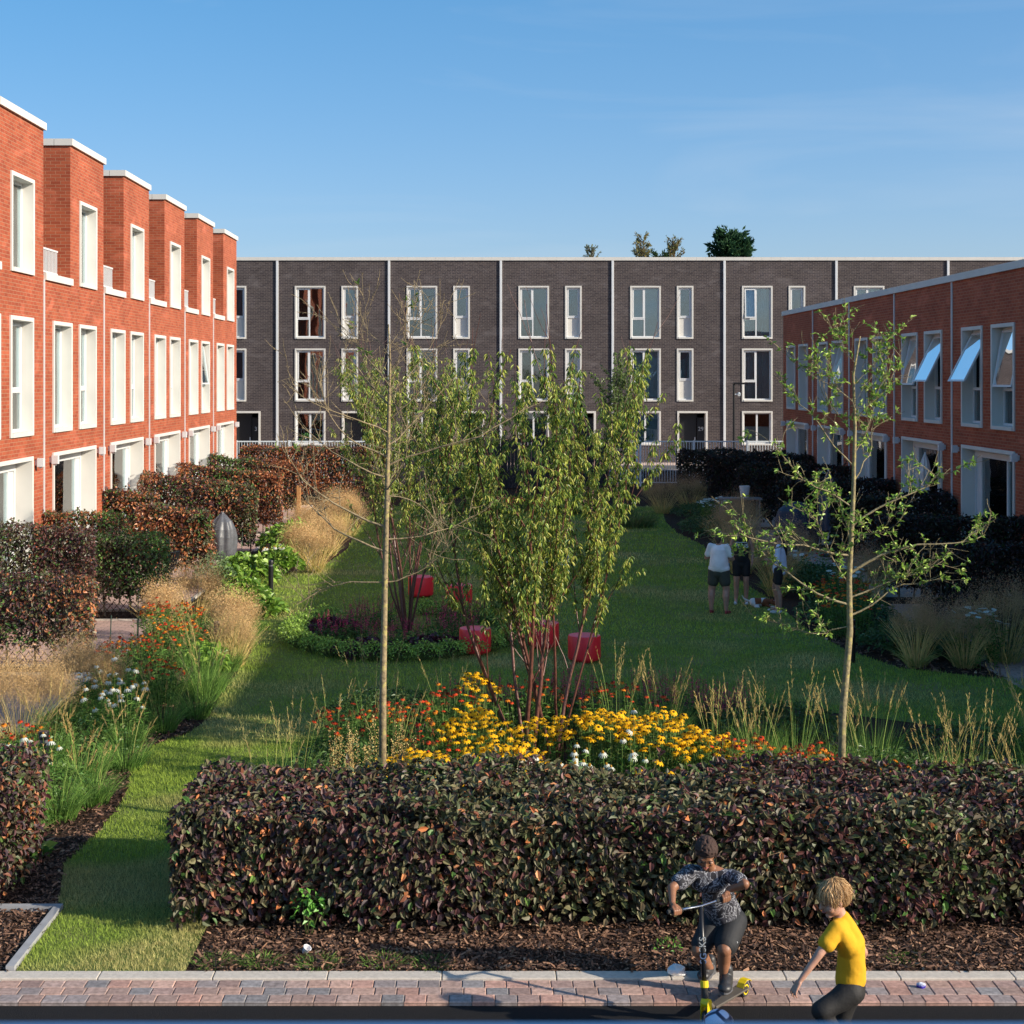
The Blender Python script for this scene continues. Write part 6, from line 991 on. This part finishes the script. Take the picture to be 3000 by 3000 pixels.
# ---- football
bc = np.array([1.765, 10.93, .085]); t = empty('football', (bc[0], bc[1], -.03), 'pale blue football with dark stripes beside the front scooter wheel', 'ball'); m_, nt_, b_ = nmat('football_print'); tc = N(nt_, 'ShaderNodeTexCoord'); vo = N(nt_, 'ShaderNodeTexVoronoi', feature='DISTANCE_TO_EDGE'); vo.inputs['Scale'].default_value = 9; L(nt_, tc.outputs['Object'], vo.inputs['Vector']); L(nt_, ramp(nt_, vo.outputs['Distance'], [(.0, (.02, .03, .06)), (.09, (.03, .06, .14)), (.13, (.55, .66, .85))]), b_.inputs['Base Color']); b_.inputs['Roughness'].default_value = .35
m = MB(); aa = np.linspace(-pi/2, pi/2, 20); m.lathe([(.115*math.cos(a)+1e-5, .115*math.sin(a)) for a in aa], tuple(bc), 32); m.build('shell', m_, t, smooth=True)
# ---- standing women
def woman(x, y, h, ang, label, skinm, stout=1.0, arms='down', top=None, topm=None, botm=None, shoem=None, hair='long', hairc=(.05, .03, .025), lean=0, sleeves=True, glasses=False, shirt_len=.0, stance=.09, step=0, sandal=False):
    f = np.array([math.cos(ang), math.sin(ang), 0]); r = np.array([f[1], -f[0], 0]); k = h/1.68; P = lambda a, b, z: np.array([x, y, 0])+r*a*k+f*b*k+np.array([0, 0, z*k]); t = empty('person', (x, y, 0), label, 'person', None); S = stout
    hc = P(0, .02, 1.56); nk = P(0, -.01, 1.42); ch = P(0, 0, 1.25); pel = P(0, 0, .93); pr, HPp, HBb = head(hc, f+np.array([0, 0, -.1]), np.array([0, 0, 1.])+f*.05, 1.03*k)
    shl = [P(-.17*(.9+.1*S), -.01, 1.37), P(.17*(.9+.1*S), -.01, 1.37)]; hipj = [P(-.085, 0, .9), P(.085, 0, .9)]; kn = [P(-stance-.01, .02, .49), P(stance+.01, .02+step, .49)]; an = [P(-stance-.01, -.03, .08), P(stance+.02, -.03+step, .08)]
    if arms == 'folded': el = [P(-.27, .05, 1.12), P(.27, .05, 1.12)]; wr = [P(-.06, .20, 1.28), P(.08, .22, 1.18)]
    elif arms == 'down': el = [P(-.23, -.02, 1.10), P(.25, -.02, 1.10)]; wr = [P(-.22, .08, .88), P(.27, .05, .86)]
    else: el = [P(-.22, .0, 1.10), P(.20, .0, 1.10)]; wr = [P(-.10, .22, 1.08), P(.10, .20, 1.02)]
    pr += [('c', hc+[0, 0, -.05], .048*k, nk, .052*k), ('c', nk, .055*k, ch, .09*k*S), ('c', ch, .09*k*S, pel, .11*k*S)]
    for i in (0, 1):
        cf = kn[i]*.68+an[i]*.32-f*.025; pr += [('c', shl[i], .038*k, nk+[0, 0, -.06], .045*k), ('c', shl[i], .042*k, el[i], .037*k*S), ('c', el[i], .037*k*S, wr[i], .024*k), ('c', hipj[i], .085*k*S, kn[i], .060*k*S), ('c', kn[i], .058*k*S, cf, .058*k*S), ('c', cf, .058*k*S, an[i], .036*k), ('c', an[i], .036*k, P((-stance-.01 if i == 0 else stance+.02), .10+(step if i else 0), .035), .03*k)]+openhand(wr[i], wr[i]-el[i]+[0, 0, -.02], -r*(1 if i else -1), .95*k, .15, .5, 1 if i else -1)
    bo = blob('body', pr, .010, skinm, t, 2); face(HPp, HBb, 1.03*k, bo, tuple(np.array(hairc)*.8), eyes=not glasses); lenz = .86+shirt_len
    tp = [('c', nk+[0, 0, -.06], .075*k, ch, .14*k*S), ('c', ch, .14*k*S, P(0, 0, lenz+.12), .165*k*S), ('e', P(0, 0, lenz+.06), np.array([.185, .15, .10])*k*S, np.stack([r, f, [0, 0, 1]], 1))]
    for i in (0, 1):
        tp += [('c', shl[i], .056*k if sleeves else .036*k, nk+[0, 0, -.08], .075*k)]
        if sleeves: tp += [('c', shl[i], .058*k*(.5+.5*S), shl[i]+(el[i]-shl[i])*(.7 if sleeves == 1 else 1.1), .060*k*(.5+.5*S))]
    tpo = blob(top, tp, .012, topm, t, 3, bump=[(.010, 7, int(x*10) % 50), (.005, 18, 3)]); bp = [('c', P(0, 0, .90), .125*k*S, P(0, 0, .86), .13*k*S)]
    for i in (0, 1): bp += [('c', hipj[i]-[0, 0, .03], .11*k*S, hipj[i]+(kn[i]-hipj[i])*.62, .095*k*S)]
    blob('shorts', bp, .011, botm, t, 3, bump=[(.006, 9, 8)])
    for i in (0, 1):
        a = (-stance-.01 if i == 0 else stance+.02); b0 = step if i else 0; o = shoe(t, P(a, -.075+b0, .0), P(a*1.15, .17+b0, .0), .05 if sandal else .07, shoem, shoem, .95*k, 'sandal' if sandal else 'shoe')
    HM = plain('hair_%.3f_%.3f' % (hairc[0], hairc[1]), hairc, .5, noise=.35, scale=30)
    hp_ = [('e', HPp(0, -.02, .038), (.082*k, .102*k, .082*k), HBb), ('e', HPp(0, -.05, -.01), (.080*k, .07*k, .09*k), HBb)]
    if hair == 'long': hp_ += [('c', HPp(-.062, -.015, .02), .026, HPp(-.075, .015, -.24), .028), ('c', HPp(.062, -.015, .02), .026, HPp(.075, .015, -.24), .028), ('c', HPp(0, -.07, 0), .055, HPp(0, -.08, -.24), .045)]
    elif hair == 'tail': hp_ += [('c', HPp(.0, -.09, .0), .05, HPp(0.0, -.12, -.2), .055), ('c', HPp(0, -.12, -.2), .055, HPp(0, -.12, -.36), .028)]
    else: hp_ += [('c', HPp(0, -.06, -.02), .06, HPp(0, -.06, -.09), .045), ('e', HPp(0, -.09, .06), (.03, .03, .03))]
    blob('hair', hp_, .008, HM, t, 2, bump=[(.004, 40, 4)])
    if glasses:
        m = MB(); 
        for q in (-1, 1): c0 = HPp(.031*q, .092, .002); m.tube([c0-f*.004, c0+f*.004], .026*k, 14); m.tube([HPp(.05*q, .088, .006), HPp(.075*q, 0, .006)], .003, 5)
        m.build('sunglasses', BLACK, t)
    return t, P, tpo
w1, P1, tp1 = woman((2106-CX)*30.6/F, 30.6, 1.68, 1.15, 'woman seen from behind in a loose white t-shirt and olive shorts', SK3, 1.22, 'folded', 't_shirt', plain('white_cotton', (.85, .84, .86), .85), plain('olive_shorts', (.06, .065, .05), .8), plain('red_canvas_shoes', (.28, .035, .04), .7), 'short', (.06, .04, .035), stance=.14)
w2, P2, tp2 = woman((2172-CX)*31.9/F, 31.9, 1.70, -1.75, 'blonde woman in sunglasses and a black sleeveless top with white lettering, holding a can', SK2, .98, 'down', 'tank_top', plain('black_cotton', (.012, .012, .014), .85), plain('black_shorts_two', (.014, .014, .016), .8), plain('white_shoes', (.6, .6, .6), .6), 'long', (.42, .28, .16), sleeves=False, glasses=True)
fa = np.array([math.cos(-1.75), math.sin(-1.75), 0]); textmesh('VANS', .115, tp2, loc=tuple(P2(0, .158, 1.235)), rot=(90, 0, math.degrees(-1.75)+90), mat=UPVC, name='shirt_lettering', ext=.002, bold=True); m = MB(); q = P2(0, .160, 1.30); rr = np.array([fa[1], -fa[0], 0]); m.add([q-rr*.12+[0, 0, .0], q+rr*.12, q+rr*.12+[0, 0, .014], q-rr*.12+[0, 0, .014]], [(0, 1, 2, 3)]); m.build('shirt_stripe', UPVC, tp2)
q = P2(.27, .075, .80); tag(lathe_obj('drink_can', [(.028, -.06), (.032, -.05), (.032, .05), (.026, .06)], tuple(q), plain('blue_can', (.2, .35, .5), .3, metal=.6), None, 16), 'pale blue drink can in the hand of the blonde woman', 'can')
w3, P3, tp3 = woman((2284-CX)*30.7/F, 30.7, 1.68, 2.75, 'long dark-haired woman in profile, in a pale blue shirt and black shorts', SK3, .92, 'front', 'shirt', plain('pale_blue_cotton', (.62, .68, .84), .85), plain('black_shorts_three', (.013, .013, .015), .8), plain('white_sandals', (.62, .62, .62), .6), 'tail', (.018, .012, .012), sleeves=2, shirt_len=-.08, step=.10, sandal=True)
# ---- small dog lying on the lawn
dx, dy = 5.95, 31.5; dg = empty('dog', (dx, dy, 0), 'small brown and white dog lying on the lawn between the women', 'dog'); FUR = attrmat('dog_fur', .85, 0, .2)
pr = [('c', (dx-.14, dy, .10), .085, (dx+.12, dy-.02, .10), .09), ('c', (dx+.12, dy-.02, .11), .075, (dx+.22, dy-.06, .12), .05), ('e', (dx+.27, dy-.09, .10), (.062, .055, .05)), ('c', (dx+.29, dy-.11, .075), .032, (dx+.345, dy-.16, .045), .022), ('c', (dx+.25, dy-.04, .14), .018, (dx+.27, dy-.02, .18), .008), ('c', (dx+.24, dy-.12, .14), .018, (dx+.25, dy-.14, .18), .008), ('c', (dx+.10, dy-.06, .06), .04, (dx+.16, dy-.10, .03), .028), ('c', (dx+.16, dy-.10, .03), .026, (dx+.26, dy-.17, .018), .020), ('c', (dx+.12, dy+.06, .05), .04, (dx+.22, dy+.05, .02), .022),
      ('c', (dx-.15, dy-.05, .08), .065, (dx-.07, dy-.12, .035), .038), ('c', (dx-.07, dy-.12, .035), .03, (dx-.13, dy-.16, .02), .022), ('c', (dx-.13, dy-.16, .02), .022, (dx-.05, dy-.18, .018), .018), ('c', (dx-.21, dy+.0, .11), .022, (dx-.32, dy+.03, .16), .016), ('c', (dx-.32, dy+.03, .16), .016, (dx-.37, dy+.03, .23), .009)]
do = blob('body', pr, .009, FUR, dg, 2); me = do.data; P_ = np.zeros(len(me.vertices)*3, np.float32); me.vertices.foreach_get('co', P_); P_ = P_.reshape(-1, 3).astype(float); a = noise3(P_, 14, 5); lx = P_[:, 0]
br = ((lx > -.12) & (lx < .02) & (P_[:, 2] > .07)) | ((lx > .19) & (P_[:, 2] > .06)) | (a > .45); br &= ~((lx > .26) & (np.abs(P_[:, 1]+.09) < .018)); br &= ~(lx < -.24); c4 = np.ones((len(P_), 4)); c4[:, :3] = np.where(br[:, None], [.22, .075, .035], [.68, .65, .62]); at = me.color_attributes.get('Col') or me.color_attributes.new('Col', 'FLOAT_COLOR', 'POINT'); at.data.foreach_set('color', c4.astype(np.float32).ravel()); tag(crumple('dog_nose', (dx+.36, dy-.172, .038), (.010, .010, .008), EYE, None, None, 2)); bpy.data.objects['dog_nose'].parent = dg; bpy.data.objects['dog_nose'].location -= Vector((dx, dy, 0)); bpy.data.objects['dog_nose'].name = 'nose'
# ------------------------------------------------------------------ camera, sun, sky
cam = bpy.data.cameras.new('camera'); co = bpy.data.objects.new('camera', cam); COL.objects.link(co)
cam.sensor_width = 36; cam.lens = F/3000*36; cam.shift_x = (1500-CX)/3000; cam.shift_y = -(1500-CY)/3000
co.location = (0, 0, H); co.rotation_euler = (R(90), 0, 0); cam.clip_end = 2000; cam.clip_start = .05
cam.dof.use_dof = True; cam.dof.focus_distance = 22; cam.dof.aperture_fstop = 8
SC.camera = co
EL, AZ = R(23.5), math.atan2(-.40, .925)     # sun to the right and a little behind the camera
sv = Vector((math.cos(AZ)*math.cos(EL), math.sin(AZ)*math.cos(EL), math.sin(EL)))
sl = bpy.data.lights.new('sun', 'SUN'); sl.energy = 4.4; sl.angle = R(.5); sl.color = (1, .90, .74); so = bpy.data.objects.new('sun', sl); COL.objects.link(so)
so.rotation_euler = sv.to_track_quat('Z', 'Y').to_euler(); so.location = sv*40
w = bpy.data.worlds.new('World'); SC.world = w; w.use_nodes = True; nt = w.node_tree; bg = nt.nodes['Background']
sk = nt.nodes.new('ShaderNodeTexSky'); sk.sky_type = 'NISHITA'; sk.sun_disc = False; sk.sun_elevation = EL; sk.sun_rotation = math.atan2(sv.x, sv.y)
sk.air_density = .8; sk.dust_density = 1.5; sk.ozone_density = 4.5
hs_ = nt.nodes.new('ShaderNodeHueSaturation'); hs_.inputs['Saturation'].default_value = 1.3; hs_.inputs['Value'].default_value = 1.75; hs_.inputs['Hue'].default_value = .508; nt.links.new(sk.outputs[0], hs_.inputs['Color']); gm_ = nt.nodes.new('ShaderNodeGamma'); gm_.inputs[1].default_value = .6; nt.links.new(hs_.outputs[0], gm_.inputs[0]); tc_ = nt.nodes.new('ShaderNodeTexCoord'); mp_ = nt.nodes.new('ShaderNodeMapping'); mp_.inputs['Scale'].default_value = (1.2, 1.2, 9); mp_.inputs['Rotation'].default_value = (0, .12, 0); nz_ = nt.nodes.new('ShaderNodeTexNoise'); nz_.inputs['Scale'].default_value = 2.2; nz_.inputs['Detail'].default_value = 9; nz_.inputs['Distortion'].default_value = .8
nt.links.new(tc_.outputs['Generated'], mp_.inputs[0]); nt.links.new(mp_.outputs[0], nz_.inputs['Vector']); rp_ = nt.nodes.new('ShaderNodeMapRange'); rp_.inputs['From Min'].default_value = .5; rp_.inputs['From Max'].default_value = .8; rp_.inputs['To Max'].default_value = .22; nt.links.new(nz_.outputs['Fac'], rp_.inputs['Value'])
mc_ = nt.nodes.new('ShaderNodeMix'); mc_.data_type = 'RGBA'; mc_.inputs[7].default_value = (3.0, 3.3, 3.6, 1); nt.links.new(rp_.outputs[0], mc_.inputs[0]); nt.links.new(gm_.outputs[0], mc_.inputs[6]); nt.links.new(mc_.outputs[2], bg.inputs[0]); bg.inputs[1].default_value = .15
SC.view_settings.view_transform = 'Standard'; SC.view_settings.look = 'None'; SC.view_settings.exposure = .65; SC.view_settings.gamma = 1
SC.cycles.max_bounces = 6; SC.cycles.transparent_max_bounces = 12; SC.cycles.sample_clamp_indirect = 6
SC.cycles.use_denoising = True
